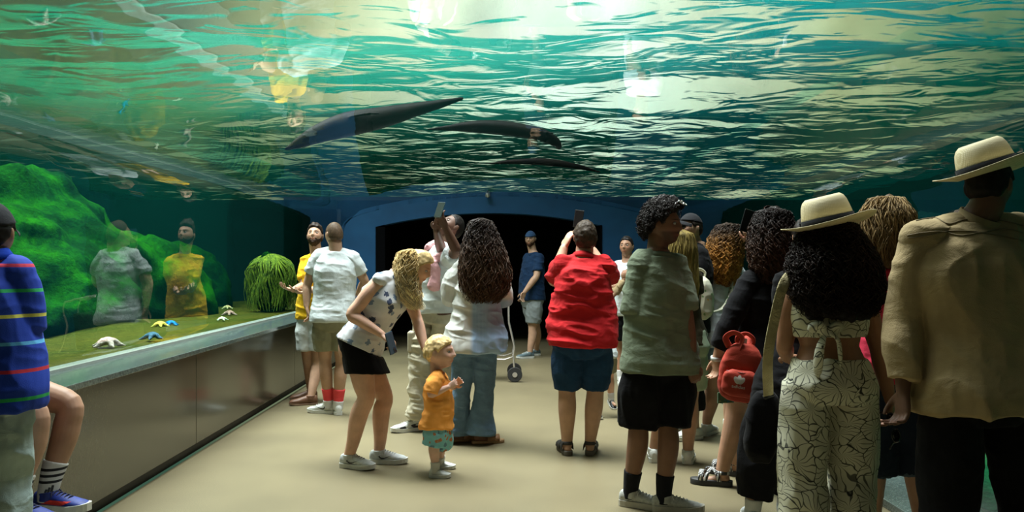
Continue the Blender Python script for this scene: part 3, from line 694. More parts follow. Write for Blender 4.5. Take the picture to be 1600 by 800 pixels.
    # -------------------------------------------------- head-shell things
    def shell(s, name, mat, mask, thick, col=None, noise_=(.2, 40), parent=None, vscale=1.0):
        p = headpts(DIRS, s.fem, s.child); c = np.array([0, -.01, 0]); n = p - c; n /= np.linalg.norm(n, axis=1)[:, None]
        m = np.clip(mask(p), 0, 1); th = thick(p) if callable(thick) else thick
        off = -.012 + (th + .012) * sstep(0, 1, m); off = off + m * th * noise_[0] * fbm(p * noise_[1], 3)
        q = p + n * off[:, None]; V = q * s.hs @ s.M.T + s.H - s.base
        me = mesh_of(name, V, DF, True, [mat]); 
        if col is not None: setcol(me, np.broadcast_to(col(p) if callable(col) else np.array(col), (len(V), 3)))
        return link(name, me, parent or s.root)
    def shorthair(s, color, thick=.010, front=.066, nape=-.07, ear=.012, top=0, nz=(.35, 55), soft=.012):
        th = lambda p: thick + top * sstep(.03, .10, p[:, 2]) * (1 + 0 * p[:, 0])
        c = np.array(color)
        o = s.shell('hair', HAIR, lambda p: (p[:, 2] - hairline(p, front, nape, ear)) / soft, th, lambda p: c * (1 + .35 * vnoise(p * 160))[:, None], nz)
        s.objs['hair'] = o; return s
    def beard(s, color, thick=.007, full=True):
        def m(p):
            x, y, z = p.T; az = np.arctan2(np.abs(x), y); ztop = np.interp(az, [0, .35, .6, 1.0, 1.3, 1.5], [-.043, -.040, -.048, -.035, .0, .015])
            a = (ztop - z) / .008; q = np.stack([x, z], 1); mouth = np.clip(ga(q, (0, -.0575), (.021, .0085)) * 2.0, 0, 1); rear = sstep(1.65, 1.5, az)
            return np.clip(a, 0, 1) * (1 - mouth) * rear * sstep(-.125, -.11, z + .1 * 0)
        s.shell('beard', HAIR, m, thick, np.array(color), (.3, 70)); return s
    # -------------------------------------------------- strands
    def strands(s, n, env, r=.004, T=16, curl=(0, 0), col0=(.02, .01, .008), col1=None, name='hair', sel=None, spl=.5, seed=1):
        """env: list of (centre offset in head frame axes world, ex, ey) rings from crown to tips; strands run down the envelope"""
        R = np.random.default_rng(seed); ph = R.uniform(0, 2 * PI, n) if sel is None else R.uniform(sel[0], sel[1], n); lay = R.uniform(.72, 1.03, n) ** 1
        E = np.array([[*e[0], e[1], e[2]] for e in env]); m = len(E); endv = m - 1 - R.uniform(0, 1.0, n) ** 2 * (m - 1) * .30
        st = R.uniform(0, .5, n); tt = np.linspace(0, 1, T)
        u = st[:, None] + (endv - st)[:, None] * tt[None]; iv = np.arange(m)
        cx, cy_, cz, ex, ey = (np.interp(u, iv, E[:, i]) for i in range(5))
        wob = .10 * np.sin(u * 2.2 + R.uniform(0, 6, n)[:, None]); a = ph[:, None] + wob
        P = np.stack([cx + np.cos(a) * ex * lay[:, None], cy_ + np.sin(a) * ey * lay[:, None], cz + 0 * a], -1)
        if curl[0]:
            sgn = R.choice([-1, 1], n)[:, None]; w = u * curl[1] * R.uniform(.8, 1.25, n)[:, None] + R.uniform(0, 6, n)[:, None]; amp = curl[0] * np.minimum(u / .8, 1) * R.uniform(.5, 1.2, n)[:, None]
            P[..., 0] += np.cos(w) * amp; P[..., 1] += np.sin(w) * amp * sgn; P[..., 2] += .5 * amp * np.sin(w * .9 + 1)
        P = P + s.H - s.base; rr = r * np.interp(tt, [0, .1, .8, 1], [.6, 1, .9, .3])[None] * R.uniform(.6, 1.3, n)[:, None]
        V, F = tubes(P, rr); f = np.clip(u / (m - 1), 0, 1); c0 = np.array(col0); c1 = np.array(col1 if col1 is not None else col0)
        C = c0 + (c1 - c0) * sstep(.25, .85, f)[..., None]; C = C * R.uniform(.6, 1.5, n)[:, None, None]
        me = mesh_of(name, V, F, True, [HAIR]); setcol(me, np.repeat(C.reshape(-1, 3), 3, 0)); return link(name, me, s.root)
    def hairvol(s, env, col0, col1=None, shrink=.9, vox=.012, nz=(.012, 28), extra=None, name='hair', cut=None):
        g = Geo(); rings = [section(np.array(e[0]) * [1, 1, 1] + s.H, np.array([1., 0, 0]), np.array([0, 1., 0]), e[1] * shrink, e[2] * shrink, 24, 2) for e in env]; g.loft(rings)
        if extra: extra(g)
        V, F, Nn = remesh(g, vox, 3); q = V / np.array([1, 1, 3.0]); V += Nn * (nz[0] * fbm(q * nz[1], 3))[:, None]
        me = mesh_of(name, V - s.base, F, True, [HAIR]); f = np.clip((env[0][0][2] + s.H[2] - V[:, 2]) / (env[0][0][2] - env[-1][0][2]), 0, 1)
        c0 = np.array(col0); c1 = np.array(col1 if col1 is not None else col0); C = (c0 + (c1 - c0) * sstep(.3, .85, f)[:, None]) * (1 + .5 * fbm(q * nz[1] * 2, 2))[:, None].clip(.3, 2)
        setcol(me, C * .7); return link(name, me, s.root)
    # -------------------------------------------------- clothes
    def finish(s, name, g, mat, vox, wr, it=2, tintf=None, hem=None):
        V, F, Nn = remesh(g, vox, it, .45)
        if wr:
            A, fx, fz = wr; q = V * np.array([fx, fx, fz]); q[:, 2] += .35 * fx * V[:, 0] + .3 * vnoise(V * 4); n = vnoise(q + s.Y * 3.1); n2 = vnoise(q * 2.1 + 9)
            V = V + Nn * np.maximum(-.35 * A, A * 1.5 * ((1 - 2.2 * np.abs(n) ** .8) * .8 + .4 * (1 - 2 * np.abs(n2))) + .25 * A)[:, None]
        me = mesh_of(name, V - s.base, F, True, [mat])
        if tintf: setcol(me, tintf(V))
        o = link(name, me, s.root); s.objs[name] = o; return o
    def top(s, name, mat, hem=-.08, neck=1.08, sleeve=.42, off=.014, loose=.0, soff=.014, arms='LR', wr=(.004, 9, 16), flare=0, vox=None, tintf=None, cuff=0, puff=0, shoulder=True, it=2, off_hip=0, extra=None, cutf=None):
        g = Geo(); ts = np.linspace(hem, neck, 22); R = []
        for t in ts:
            w = 1 - sstep(.6, 1.05, t); R.append(s.tor(max(t, -.02) if t < -.02 else t, off + loose * w + flare * sstep(.3, hem, t)) + (s.up * s.Lt * (t - max(t, -.02)) if t < -.02 else 0))
        g.loft(R); J = s.J; nb = s.shC + s.up * .02 * s.k
        if shoulder: g.tube([J['shL'], nb + (J['shL'] - nb) * .4 + s.up * .018 * s.k, nb + s.up * .012 * s.k, nb + (J['shR'] - nb) * .4 + s.up * .018 * s.k, J['shR']], np.array([.045, .046, .046, .046, .045]) * s.k * (.84 if s.fem else 1) + off * .8, 14, 3)
        if sleeve:
            for sd in arms:
                P, r = s.cutpoly(s.arm_p(sd), s.arm_r(), 0, sleeve); n = len(P); u = np.linspace(0, 1, n)
                r = r + soff * (.6 + .6 * u) + puff * np.sin(u * PI) ** 1 ; 
                if cuff: r = np.where(u > .93, s.arm_r()[-1] + .008, r)
                g.tube(P, r, 18, 1, 'flat'); g.ell(s.arm_p(sd)[0], np.ones(3) * (s.arm_r()[0] + soff * .8), nu=16, nv=10)
        if extra: extra(g)
        return s.finish(name, g, mat, vox or max(s.vox, .007), wr, it, tintf)
    def bottom(s, name, mat, waist=.24, length=.5, off=.014, loose=.012, flare=0, wr=(.004, 8, 10), legs='LR', vox=None, tintf=None, taper=0, it=2, crotch=-.2, bell=0, cuffz=None):
        g = Geo(); g.loft([s.tor(t, off) for t in np.linspace(crotch, waist, 14)])
        for sd in legs:
            P, r = s.cutpoly(s.leg_p(sd), s.leg_r(), 0, length); u = np.linspace(0, 1, len(P)); rr = r + off * .8 + loose * sstep(0, .5, u) + flare * u
            if length > .7: rr = np.maximum(rr, s.leg_r()[3] + loose) * (1 - taper * sstep(.5, 1, u)) + bell * sstep(.62, 1, u)
            g.tube(P, rr, 20, 1, 'flat')
        return s.finish(name, g, mat, vox or max(s.vox, .008), wr, it, tintf)
    def neckring(s, name, mat, t=1.075, r0=.012, h=.028, back=.01, wide=1.0):
        """a fold collar standing round the base of the neck"""
        g = Geo(); nb = s.shC + s.up * .02 * s.k; hb = s.H + s.M @ np.array([0, -.025, -.075]) * s.hs; ax = nrm(hb - nb); c = nb + ax * .035 * s.k; r = nrm(s.rs - ax * np.dot(s.rs, ax)); f = np.cross(ax, r)
        kk = s.k * (.84 if s.fem else 1) * s.b ** .5 * wide; out = []; inn = []
        prof = [(.066, -.020), (.080, -.014), (.077, .006), (.070, h), (.064, h), (.060, .0), (.058, -.02)]
        rings = [section(c + ax * z * s.k, r, f, q * kk + .004, q * kk * .98 + .004, 28, 2) for q, z in prof]
        g.loft(rings, cap=False, closed=True); o = obj(name, g, mat, s.root, s.base); return o
    # -------------------------------------------------- shoes
    def shoe(s, sd, up_m, sole_m, name='shoe', Lg=.275, H=.075, sole=.028, high=.0, lace=None, toe=None, air=False, pitch=0, ankle=None, W_=.046):
        k = s.k; J = s.J; a = J['an' + sd] if ankle is None else ankle; td = nrm((J['toe' + sd] - a) * (1, 1, 0)); h = a[2] - .075 * k
        if pitch: pass
        la = np.cross(td, (0, 0, 1)); z = np.array([0, 0, 1.]); o = a - td * .065 * k; o[2] = h; Lg = Lg * k; w = W_ * k
        Mx = np.eye(3)
        if pitch:
            c, s_ = math.cos(pitch), math.sin(pitch); td2 = td * c - z * s_; z2 = td * s_ + z * c
        else: td2, z2 = td, z
        def pt(u, x, zz): return a + (td2 * (u * Lg - .065 * k) + la * x + z2 * (zz - .075 * k))
        us = np.linspace(0, 1, 26); wid = w * np.interp(us, [0, .04, .15, .35, .7, .88, .96, 1], [.35, .62, .78, .74, 1, .86, .58, .25])
        g = Geo(); R = []; zf = np.interp(us, [0, .7, 1], [0, 0, .012 * k])
        for (e, zz) in ((.0, .002), (1, .0), (1.03, sole * .5 * k), (1.0, sole * k)):
            ew = .004 if e else -.004
            R.append(np.array([pt(u, (w_ + ew) * 1, zz + f) for u, w_, f in zip(us, wid, zf)] + [pt(u, -(w_ + ew), zz + f) for u, w_, f in zip(us[::-1], wid[::-1], zf[::-1])]))
        g.loft(R)
        sh = None
        gu = Geo(); R = []
        top = np.interp(us, [0, .05, .28, .45, .7, .88, .97, 1], np.array([.070, .092, .092, .086, .066, .055, .044, .026])) * k
        for u, w_, t, f in zip(us, wid, top, zf):
            b = sole * k * .6 + f; n = 20; an = np.linspace(0, 2 * PI, n, endpoint=False); x = np.cos(an); y = np.sin(an)
            X = np.sign(x) * np.abs(x) ** .8 * w_ * (1 - .22 * (y > 0) * y); Zz = b + (t - b) * .5 + (t - b) * .5 * np.sign(y) * np.abs(y) ** .75
            R.append(np.array([pt(u, xx, zz) for xx, zz in zip(X, Zz)]))
        gu.loft(R); gu.tube([pt(.26, 0, .05 * k), pt(.25, 0, (.092 + high) * k)], [.045 * k, .043 * k], 18, 1, 'flat')
        V, F, Nn = remesh(gu, .0045 if s.Y < 7 else .006, 1)
        upo = link(name, mesh_of(name, V - s.base, F, True, [up_m]), s.root)
        so = link('sole', mesh_of('sole', g.verts() - s.base, g.F, False, [sole_m]), upo)
        if lace:
            gl = Geo()
            for i in range(5):
                u = .40 + i * .065; t = np.interp(u, us, top); gl.tube([pt(u, -.022 * k, t * .9), pt(u + .01, 0, t + .005 * k), pt(u, .022 * k, t * .9)], .0032 * k, 6, 3)
            for e in (-1, 1): gl.tube([pt(.40, 0, .082 * k), pt(.38, e * .022 * k, .094 * k), pt(.41, e * .036 * k, .075 * k)], .003 * k, 6, 3)
            link('lace', mesh_of('lace', gl.verts() - s.base, gl.F, True, [lace]), upo)
        s.objs['shoe' + sd] = upo; s.pt = pt; return pt, upo
    def sock(s, sd, mat, f0=.80, off=.006, name='sock'):
        P, r = s.cutpoly(s.leg_p(sd), s.leg_r(), f0, 1.0); g = Geo(); g.tube(np.vstack([P, P[-1] - (0, 0, .03 * s.k)]), np.r_[r + off, r[-1] + off], 18, 1, 'flat')
        V, F, Nn = remesh(g, .006, 1); return link(name, mesh_of(name, V - s.base, F, True, [mat]), s.root)
    def sandal(s, sd, strap_m, sole_m, straps, name='sandal', Lg=.26, wrap=True, sole=.03):
        k = s.k; a = s.J['an' + sd]; td = nrm((s.J['toe' + sd] - a) * (1, 1, 0)); la = np.cross(td, (0, 0, 1)); z = np.array([0, 0, 1.]); Lg *= k; w = .045 * k
        def pt(u, x, zz): return a + td * (u * Lg - .065 * k) + la * x + z * (zz - .075 * k)
        us = np.linspace(0, 1, 24); wid = w * np.interp(us, [0, .04, .15, .35, .7, .88, .96, 1], [.35, .62, .80, .76, 1.05, .9, .6, .25]); g = Geo(); R = []
        for e, zz in ((.97, 0), (1, .004), (1, sole * k), (.97, sole * k + .002)):
            R.append(np.array([pt(u, w_ * e, zz) for u, w_ in zip(us, wid)] + [pt(u, -w_ * e, zz) for u, w_ in zip(us[::-1], wid[::-1])]))
        g.loft(R); so = obj(name, g, sole_m, s.root, s.base)
        for st in straps:      # (u0,u1,height,width)
            g = Geo(); u0, u1, hh, ww = st; P = []
            for q in np.linspace(0, 1, 9):
                x = -math.cos(q * PI) * .047 * k; P.append(pt(u0 + (u1 - u0) * q, x, sole * k + math.sin(q * PI) ** .6 * hh * k))
            P = np.array(P); d = td * ww * k / 2; nrm_ = np.array([nrm(p - pt(.5 * (u0 + u1), 0, 0)) for p in P]); V = []; F = []
            for i, p in enumerate(P): V += [p - d, p + d, p + d + nrm_[i] * .004, p - d + nrm_[i] * .004]
            for i in range(len(P) - 1):
                A = i * 4; B = A + 4
                for j in range(4): F.append((A + j, A + (j + 1) % 4, B + (j + 1) % 4, B + j))
            F += [(3, 2, 1, 0), tuple(len(V) - 4 + j for j in range(4))]
            g.add(V, F); obj('strap', g, strap_m, so, s.base)
        if wrap:
            g = Geo(); c = pt(.25, 0, .085 * k); R = [section(c + z * zz, td, la, r_ * k, r_ * k * .9, 24, 2) for zz, r_ in ((-.012, .040), (-.012, .046), (.012, .045), (.012, .039))]
            g.loft(R, cap=False, closed=True); obj('strap', g, strap_m, so, s.base)
        return so
EYEW = plain('eye_white', (.36, .33, .31), .3); EYEP = plain('pupil', (.01, .008, .008), .1)

def decal(target, pts2d, origin, ex, ey, mat, name, parent, base, off=.0025, thick=.0015, grid=None, dirn=None):
    """a flat outline laid onto a surface: pts2d triangulated, each vertex dropped on the target along -normal"""
    import bmesh
    ex, ey = np.array(ex, float), np.array(ey, float); n = nrm(np.cross(ex, ey)) if dirn is None else nrm(dirn)
    bm = bmesh.new()
    for poly in pts2d:
        vs = [bm.verts.new((x, y, 0)) for x, y in poly]; bm.faces.new(vs)
    bmesh.ops.triangulate(bm, faces=bm.faces[:]); bmesh.ops.subdivide_edges(bm, edges=bm.edges[:], cuts=2, use_grid_fill=True)
    bm.verts.ensure_lookup_table(); V = np.array([v.co[:] for v in bm.verts]); F = [tuple(v.index for v in f.verts) for f in bm.faces]; bm.free()
    tm = target.data; co = np.empty(len(tm.vertices) * 3, np.float32); tm.vertices.foreach_get('co', co); co = co.reshape(-1, 3) + np.array(base)
    tree = BVHTree.FromPolygons([tuple(c) for c in co], [tuple(p.vertices) for p in tm.polygons]); out = []
    for x, y, _ in V:
        p = np.array(origin) + ex * x + ey * y; st = p + n * .12; h = tree.ray_cast(Vector(st), Vector(-n), .4)
        q = np.array(h[0]) if h[0] is not None else p; out.append(q)
    out = np.array(out); Vt = np.concatenate([out + n * off, out + n * (off - thick)]); m = len(out)
    F2 = F + [tuple(i + m for i in f[::-1]) for f in F]
    return link(name, mesh_of(name, Vt - np.array(base), F2, False, [mat]), parent)
def textpolys(txt, size=1.0, bold=False):
    cu = bpy.data.curves.new('t', 'FONT'); cu.body = txt; cu.size = size; cu.resolution_u = 2; cu.align_x = 'CENTER'; cu.offset = .02 * size if bold else 0
    o = bpy.data.objects.new('t', cu); COL.objects.link(o); dg = bpy.context.evaluated_depsgraph_get(); me = bpy.data.meshes.new_from_object(o.evaluated_get(dg))
    polys = [[(me.vertices[i].co.x, me.vertices[i].co.y) for i in p.vertices] for p in me.polygons]; bpy.data.objects.remove(o); return polys
SWOOSH = [[(-.5, .10), (-.42, -.05), (-.30, -.13), (-.12, -.10), (.5, .24), (-.10, -.01), (-.28, -.02), (-.38, .06), (-.40, .20)]]

def phone(c, up, nrm_v, label, col=(.02, .03, .05), case=(.05, .12, .14), hh=.075, ww=.037, cams=True, group=None):
    c = np.array(c, float); u = nrm(up); n = np.array(nrm_v, float); n = nrm(n - u * np.dot(n, u)); r = np.cross(u, n)
    root = thing('smartphone', tuple(c), label, 'phone', group); M = np.stack([r, n, u], 1)
    g = Geo().box((-ww, -.0045, -hh), (ww, .0045, hh), M=M, c=c); obj('case', g, plain('phone_case', case, .3), root, c, False, .004)
    g = Geo().box((-ww * .92, -.0055, -hh * .95), (ww * .92, -.0042, hh * .95), M=M, c=c); obj('screen', g, plain('phone_glass', col, .08), root, c, False)
    if cams:
        g = Geo().box((-ww * .8, .0045, hh * .45), (-ww * .05, .0065, hh * .9), M=M, c=c); cb = obj('camera_bump', g, plain('phone_bump', sc(case, .7), .25), root, c, False, .002)
        for a, b in ((-.6, .78), (-.25, .58)):
            q = c + M @ np.array([ww * a, .0066, hh * b]); g = Geo().tube([q, q + n * .002], .0065, 14, 1, 'flat'); obj('lens', g, plain('lens', (.01, .01, .012), .05), cb, c)
    return root
def glasses(s, mat_l, mat_f, c=(0, .088, .012), up=False, name='sunglasses', thick=.0016, lens=True):
    """eyewear fitted to a head; up -> pushed up into the hair"""
    g = Geo(); hs = s.hs; Z = np.array(c); rot = .75 if up else 0
    def hp(x, y, z):
        y2, z2 = y * math.cos(rot) - z * math.sin(rot), y * math.sin(rot) + z * math.cos(rot); return s.H + s.M @ ((Z + np.array([x, y2, z2])) * hs)
    lens_g = Geo()
    for e in (-1, 1):
        P = [hp(e * .033 + .026 * math.cos(a), -.10 * abs(e * .033 + .026 * math.cos(a)) * .4 + .012, .020 * math.sin(a)) for a in np.linspace(0, 2 * PI, 17)]
        g.tube(P, thick, 6, 1, 'flat')
        ctr = np.mean(P[:-1], 0); n = s.M @ np.array([0, math.cos(rot), math.sin(rot)])
        V = [ctr + n * .001] + P[:-1] + [ctr - n * .001] + [p - n * .002 for p in P[:-1]]; m = len(P) - 1
        F = [(0, 1 + i, 1 + (i + 1) % m) for i in range(m)] + [(m + 1, m + 2 + (i + 1) % m, m + 2 + i) for i in range(m)] + [(1 + i, m + 2 + i, m + 2 + (i + 1) % m, 1 + (i + 1) % m) for i in range(m)]
        lens_g.add(V, F)
        g.tube([hp(e * .058, .003, .008), hp(e * .076, -.03, .008), hp(e * .080, -.085, .006), hp(e * .078, -.11, -.015)], thick * 1.2, 6, 4)
    g.tube([hp(-.009, .012, .006), hp(0, .014, .010), hp(.009, .012, .006)], thick * 1.2, 6, 4)
    fo = obj(name, g, mat_f, s.root, s.base)
    if lens: obj('lens', lens_g, mat_l, fo, s.base)
    return fo
def cap_hat(s, mat, brim_dir=1, dome_z=.035, brim=.075, name='cap', thick=.014, bmat=None):
    p = headpts(DIRS, s.fem, s.child)
    o = s.shell(name, mat, lambda p: (p[:, 2] - (dome_z + .018 * (p[:, 1] < 0) * 0 + .012 * p[:, 1] / .1 * brim_dir)) / .006, thick, None, (.03, 30))
    g = Geo(); hs = s.hs; V = []; F = []; n = 17; rows = 6
    for zo in (0, -.004):
        for j in range(rows):
            for i in range(n):
                a = -1.15 + 2.3 * i / (n - 1); rr = 1 + (brim / .1) * (j / (rows - 1)) * math.cos(a * .95); x = math.sin(a) * .082 * (1 + .10 * j / (rows - 1)); y = math.cos(a) * .105 * rr * brim_dir
                z = dome_z + .016 - .02 * j / (rows - 1) - .35 * x * x / .08 * (1) + zo; V.append(s.H + s.M @ (np.array([x, y, z]) * hs))
    m = n * rows
    for j in range(rows - 1):
        for i in range(n - 1):
            a = j * n + i; F += [(a, a + 1, a + 1 + n, a + n), (a + m + n, a + m + n + 1, a + m + 1, a + m)]
    for j in range(rows - 1):
        for i in (0, n - 1): a = j * n + i; F.append((a, a + n, a + n + m, a + m))
    for j in (0, rows - 1):
        for i in range(n - 1): a = j * n + i; F.append((a, a + 1, a + 1 + m, a + m))
    g.add(V, F); obj('brim', g, bmat or mat, o, s.base)
    return o
def fedora(s, tilt, label, brimr=(.19, .205), ch=.115, cr=(.088, .102), up_off=.045, yaw=0):
    """woven straw hat, pinched crown, dark ribbon; tilt = rotation matrix on the head axes"""
    M = s.M @ np.array(tilt); c0 = s.H + s.M @ np.array([0, -.012, up_off]) * s.hs
    def P(x, y, z): return c0 + M @ np.array([x, y, z])
    A = np.linspace(0, 2 * PI, 48, endpoint=False); g = Geo(); R = []
    def brimz(a, q): return .028 * q * (math.cos(a) ** 2) * 1.0 - .018 * q * math.sin(a)
    def ring(rx, ry, z, q=0, dz=0): return np.array([P(rx * math.cos(a), ry * math.sin(a), z + brimz(a, q) + dz) for a in A])
    for q in (1, .66, .33, .05): R.append(ring(cr[0] + (brimr[0] - cr[0]) * q, cr[1] + (brimr[1] - cr[1]) * q, -.006, q))
    g2 = [ring(cr[0] * .96, cr[1] * .96, .0)]
    for z, q in ((.03, .985), (.06, .94), (.085, .885), (.102, .80), (.113, .66), (.110, .48), (.096, .25), (.092, .04)):
        rr = []
        for a in A:
            x = cr[0] * q * math.cos(a); y = cr[1] * q * math.sin(a)
            pin = .026 * math.exp(-((math.sin(a) - .75) / .3) ** 2) * sstep(.03, .1, z) * (1 if abs(math.cos(a)) > .2 else .4); x *= 1 - pin / .09 * 1.2
            zz = z * ch / .115 - .012 * sstep(.06, .11, z) * (-math.sin(a) * .3) * q; rr.append(P(x, y, zz))
        g2.append(np.array(rr))
    low = []
    for q in (.05, .33, .66, 1): low.append(ring(cr[0] + (brimr[0] - cr[0]) * q, cr[1] + (brimr[1] - cr[1]) * q, -.010, q))
    g.loft(low + R + g2, cap=True)
    o = obj('straw_hat', g, STRAW, s.root, s.base); 
    gb = Geo(); rings = [ring(cr[0] * f + .0005, cr[1] * f + .0005, z) for f, z in ((.985, -.004), (1.03, -.004), (1.02, .034), (.975, .034))]
    gb.loft(rings, cap=False, closed=True); q = P(-(cr[0] + .004), 0, .015)
    obj('hat_band', gb, RIBBON, o, s.base); gb = Geo(); gb.box((-.006, -.02, -.016), (.006, .02, .016), M=M, c=q); obj('bow', gb, RIBBON, o, s.base, False, .003)
    return o
def strawmat():
    m, nt, b = new_mat('straw'); v = ocoord(nt); w = N(nt, 'ShaderNodeTexWave'); w.inputs['Scale'].default_value = 90; w.inputs['Distortion'].default_value = 2; L(nt, v, w.inputs['Vector'])
    w2 = N(nt, 'ShaderNodeTexWave', bands_direction='Z'); w2.inputs['Scale'].default_value = 90; w2.inputs['Distortion'].default_value = 2; L(nt, v, w2.inputs['Vector'])
    a = N(nt, 'ShaderNodeMath', operation='MULTIPLY'); L(nt, w.outputs[1], a.inputs[0]); L(nt, w2.outputs[1], a.inputs[1])
    L(nt, cramp(nt, a.outputs[0], [(0, (.56, .47, .27)), (1, (.76, .68, .46))]), b.inputs['Base Color']); b.inputs['Roughness'].default_value = .7; bump(nt, b, a.outputs[0], .4, .002); return m
STRAW = strawmat(); RIBBON = cloth('ribbon', (.004, .0045, .006), .9)
def R3(ax, deg):
    return np.array(Matrix.Rotation(math.radians(deg), 3, ax))
# ------------------------------------------------------------------ who is there
def yw(a, z=0): return (math.cos(math.radians(a)), math.sin(math.radians(a)), z)
SK_TAN = skinmat('skin_tan', (.42, .235, .15)); SK_FAIR = skinmat('skin_fair', (.66, .39, .27)); SK_OLIVE = skinmat('skin_olive', (.48, .29, .19))
SK_BROWN = skinmat('skin_brown', (.20, .10, .058)); SK_DARK = skinmat('skin_dark', (.115, .058, .035)); SK_MID = skinmat('skin_mid', (.33, .175, .105)); SK_BABY = skinmat('skin_toddler', (.68, .42, .32))
DENIM = lambda n, c: cloth(n, c, .85, .22, 500, .4)
WHITE_SOLE = plain('white_rubber', (.62, .63, .58), .5); BLACK_SOLE = plain('black_rubber', (.02, .02, .02), .6); LACE_W = plain('white_lace', (.6, .6, .56), .8); SHOE_W = plain('white_leather', (.60, .62, .58), .45, 0, .5, 20, .1)
WTEE = cloth('white_tee', (.60, .66, .66), .9); BLACKC = cloth('black_cloth', (.0055, .0055, .0065), .95)
BROWD = (.16, .1, .07)

# --- man in the red shirt, back to us, phone held up
p = Person('man in a red collared shirt and denim shorts holding a phone above his head', 5.85,
    dict(head=(914, 371, .06), shL=(876, 415, .02), shR=(946, 415, .02), elL=(866, 438, .28), wrL=(881, 388, .36), handL=(894, 356, .38), elR=(952, 436, .28), wrR=(927, 392, .38), handR=(913, 360, .42),
         hipL=(888, 535, 0), hipR=(932, 535, 0), knL=(886, 612, .02), knR=(930, 612, .02), anL=(886, 694, 0), anR=(922, 694, 0)), SK_OLIVE, b=1.22, belly=.12, limb=1.22, face=(-.1, .9, .42), toes=(100, 78), hs=1.05)
p.handopt = {'L': dict(pn=(.8, .5, 0), curl=.25, thumb=1), 'R': dict(pn=(-.8, .5, 0), curl=.3)}
p.body(brow=BROWD); p.shorthair((.045, .032, .022), .012, .062, -.085)
RED = cloth('red_jersey', (.50, .016, .020), .8, .1)
p.top('red_shirt', RED, hem=-.04, neck=1.09, sleeve=.40, off=.016, loose=.012, soff=.016, wr=(.009, 5, 15)); p.neckring('collar', RED)
p.bottom('denim_shorts', DENIM('denim_navy', (.012, .042, .095)), length=.46, off=.012, loose=.020, wr=(.005, 9, 7))
KHK = plain('tan_strap', (.30, .24, .15), .7)
for sd in 'LR': p.sandal(sd, plain('strap_black', (.03, .028, .026), .7), plain('sandal_sole', (.10, .09, .07), .7), [(.22, .34, .075, .05), (.50, .45, .060, .04), (.64, .62, .048, .035), (.78, .76, .042, .03)])
phone(U(904, 342, 6.27), (.15, .1, 1), (0, -1, .4), 'phone raised above the head of the man in red', (.05, .045, .06), (.02, .02, .02), .07, .036, False)
glasses(p, plain('clear_lens', (.2, .2, .2), .05), plain('white_frame', (.6, .6, .6), .3), name='glasses', lens=False)

# --- man in the green shirt
p = Person('curly-haired man in a sage green shirt and black shorts looking to the right', 4.55,
    dict(head=(1036, 352, 0), shL=(1001, 413, -.02), shR=(1056, 417, .02), elL=(992, 500, -.05), wrL=(1005, 560, .12), handL=(1012, 590, .16), elR=(1074, 505, -.06), wrR=(1080, 570, -.08), handR=(1090, 603, -.06),
         hipL=(1010, 566, -.04), hipR=(1050, 566, .04), knL=(998, 660, .0), knR=(1044, 662, -.02), anL=(985, 768, .05), anR=(1037, 774, -.05)), SK_BROWN, face=yw(-28, -.02), toes=(-25, -8), b=1.02, vox=.0055)
p.handopt = {'R': dict(pn=(-.3, .8, 0), curl=.75), 'L': dict(curl=.6)}
p.body(brow=(.10, .06, .04), stub=(1, .75, (.18, .12, .10)), paint=lambda s, V, C, q: C.__setitem__(slice(None), C * (1 - .75 * np.clip(ga(np.stack([q[:, 0], q[:, 2]], 1), (0, -.043), (.022, .004)) * (q[:, 1] > .05) * 1.4, 0, 1))[:, None]))
p.eyes(look=(.1, 1, -.1))
p.shell('hair', HAIR, lambda q: (q[:, 2] - hairline(q, .070, -.06, .012)) / .010, lambda q: .028 + .026 * sstep(.0, .09, q[:, 2]), (.010, .007, .005), (.28, 60))
def curls(s, n, ln, rad, col, r=.0016, mask=None, seed=3, hang=0, flatc=(0, -.01, .012), turns=2.5, base=.03):
    R = np.random.default_rng(seed); D = R.normal(size=(n * 3, 3)); D /= np.linalg.norm(D, axis=1)[:, None]; q = headpts(D, s.fem, s.child)
    ok = q[:, 2] > hairline(q, .070, -.06, .012) + .004; q = q[ok][:n]; nn_ = q - np.array(flatc); nn_ /= np.linalg.norm(nn_, axis=1)[:, None]; T = 14; tt = np.linspace(0, 1, T); m = len(q)
    L_ = ln * R.uniform(.7, 1.2, m); u = np.cross(nn_, [0, 0, 1.]); u /= np.linalg.norm(u, axis=1)[:, None] + 1e-6; v = np.cross(nn_, u); ph = R.uniform(0, 6.3, m)[:, None] + tt * 2 * PI * turns
    P = q[:, None] + nn_[:, None] * (base + (L_[:, None] * tt))[..., None] + rad * (np.cos(ph)[..., None] * u[:, None] + np.sin(ph)[..., None] * v[:, None]); P[..., 2] -= hang * tt ** 1.6
    P = P * s.hs @ s.M.T + s.H - s.base; V, F = tubes(P, r); me = mesh_of('curls', V, F, True, [HAIR]); C = np.array(col) * R.uniform(.5, 1.8, m)[:, None]; setcol(me, np.repeat(C, T * 3, 0)); return link('curls', me, s.objs.get('hair', s.root))
curls(p, 900, .030, .008, (.013, .009, .007), .0018)
SAGE = cloth('sage_linen', (.165, .20, .135), .9, .1, 300, .4); 
p.top('green_shirt', SAGE, hem=-.10, neck=1.08, sleeve=.46, off=.018, loose=.030, soff=.030, wr=(.007, 5, 13), flare=.012); p.neckring('collar', SAGE, h=.02)
p.bottom('black_shorts', BLACKC, length=.47, off=.014, loose=.045, flare=.01, wr=(.007, 12, 3))
AIR = plain('grey_white_mesh', (.40, .41, .38), .55, 0, .5, 60, .2); GREYS = plain('grey_sole', (.42, .40, .34), .5)
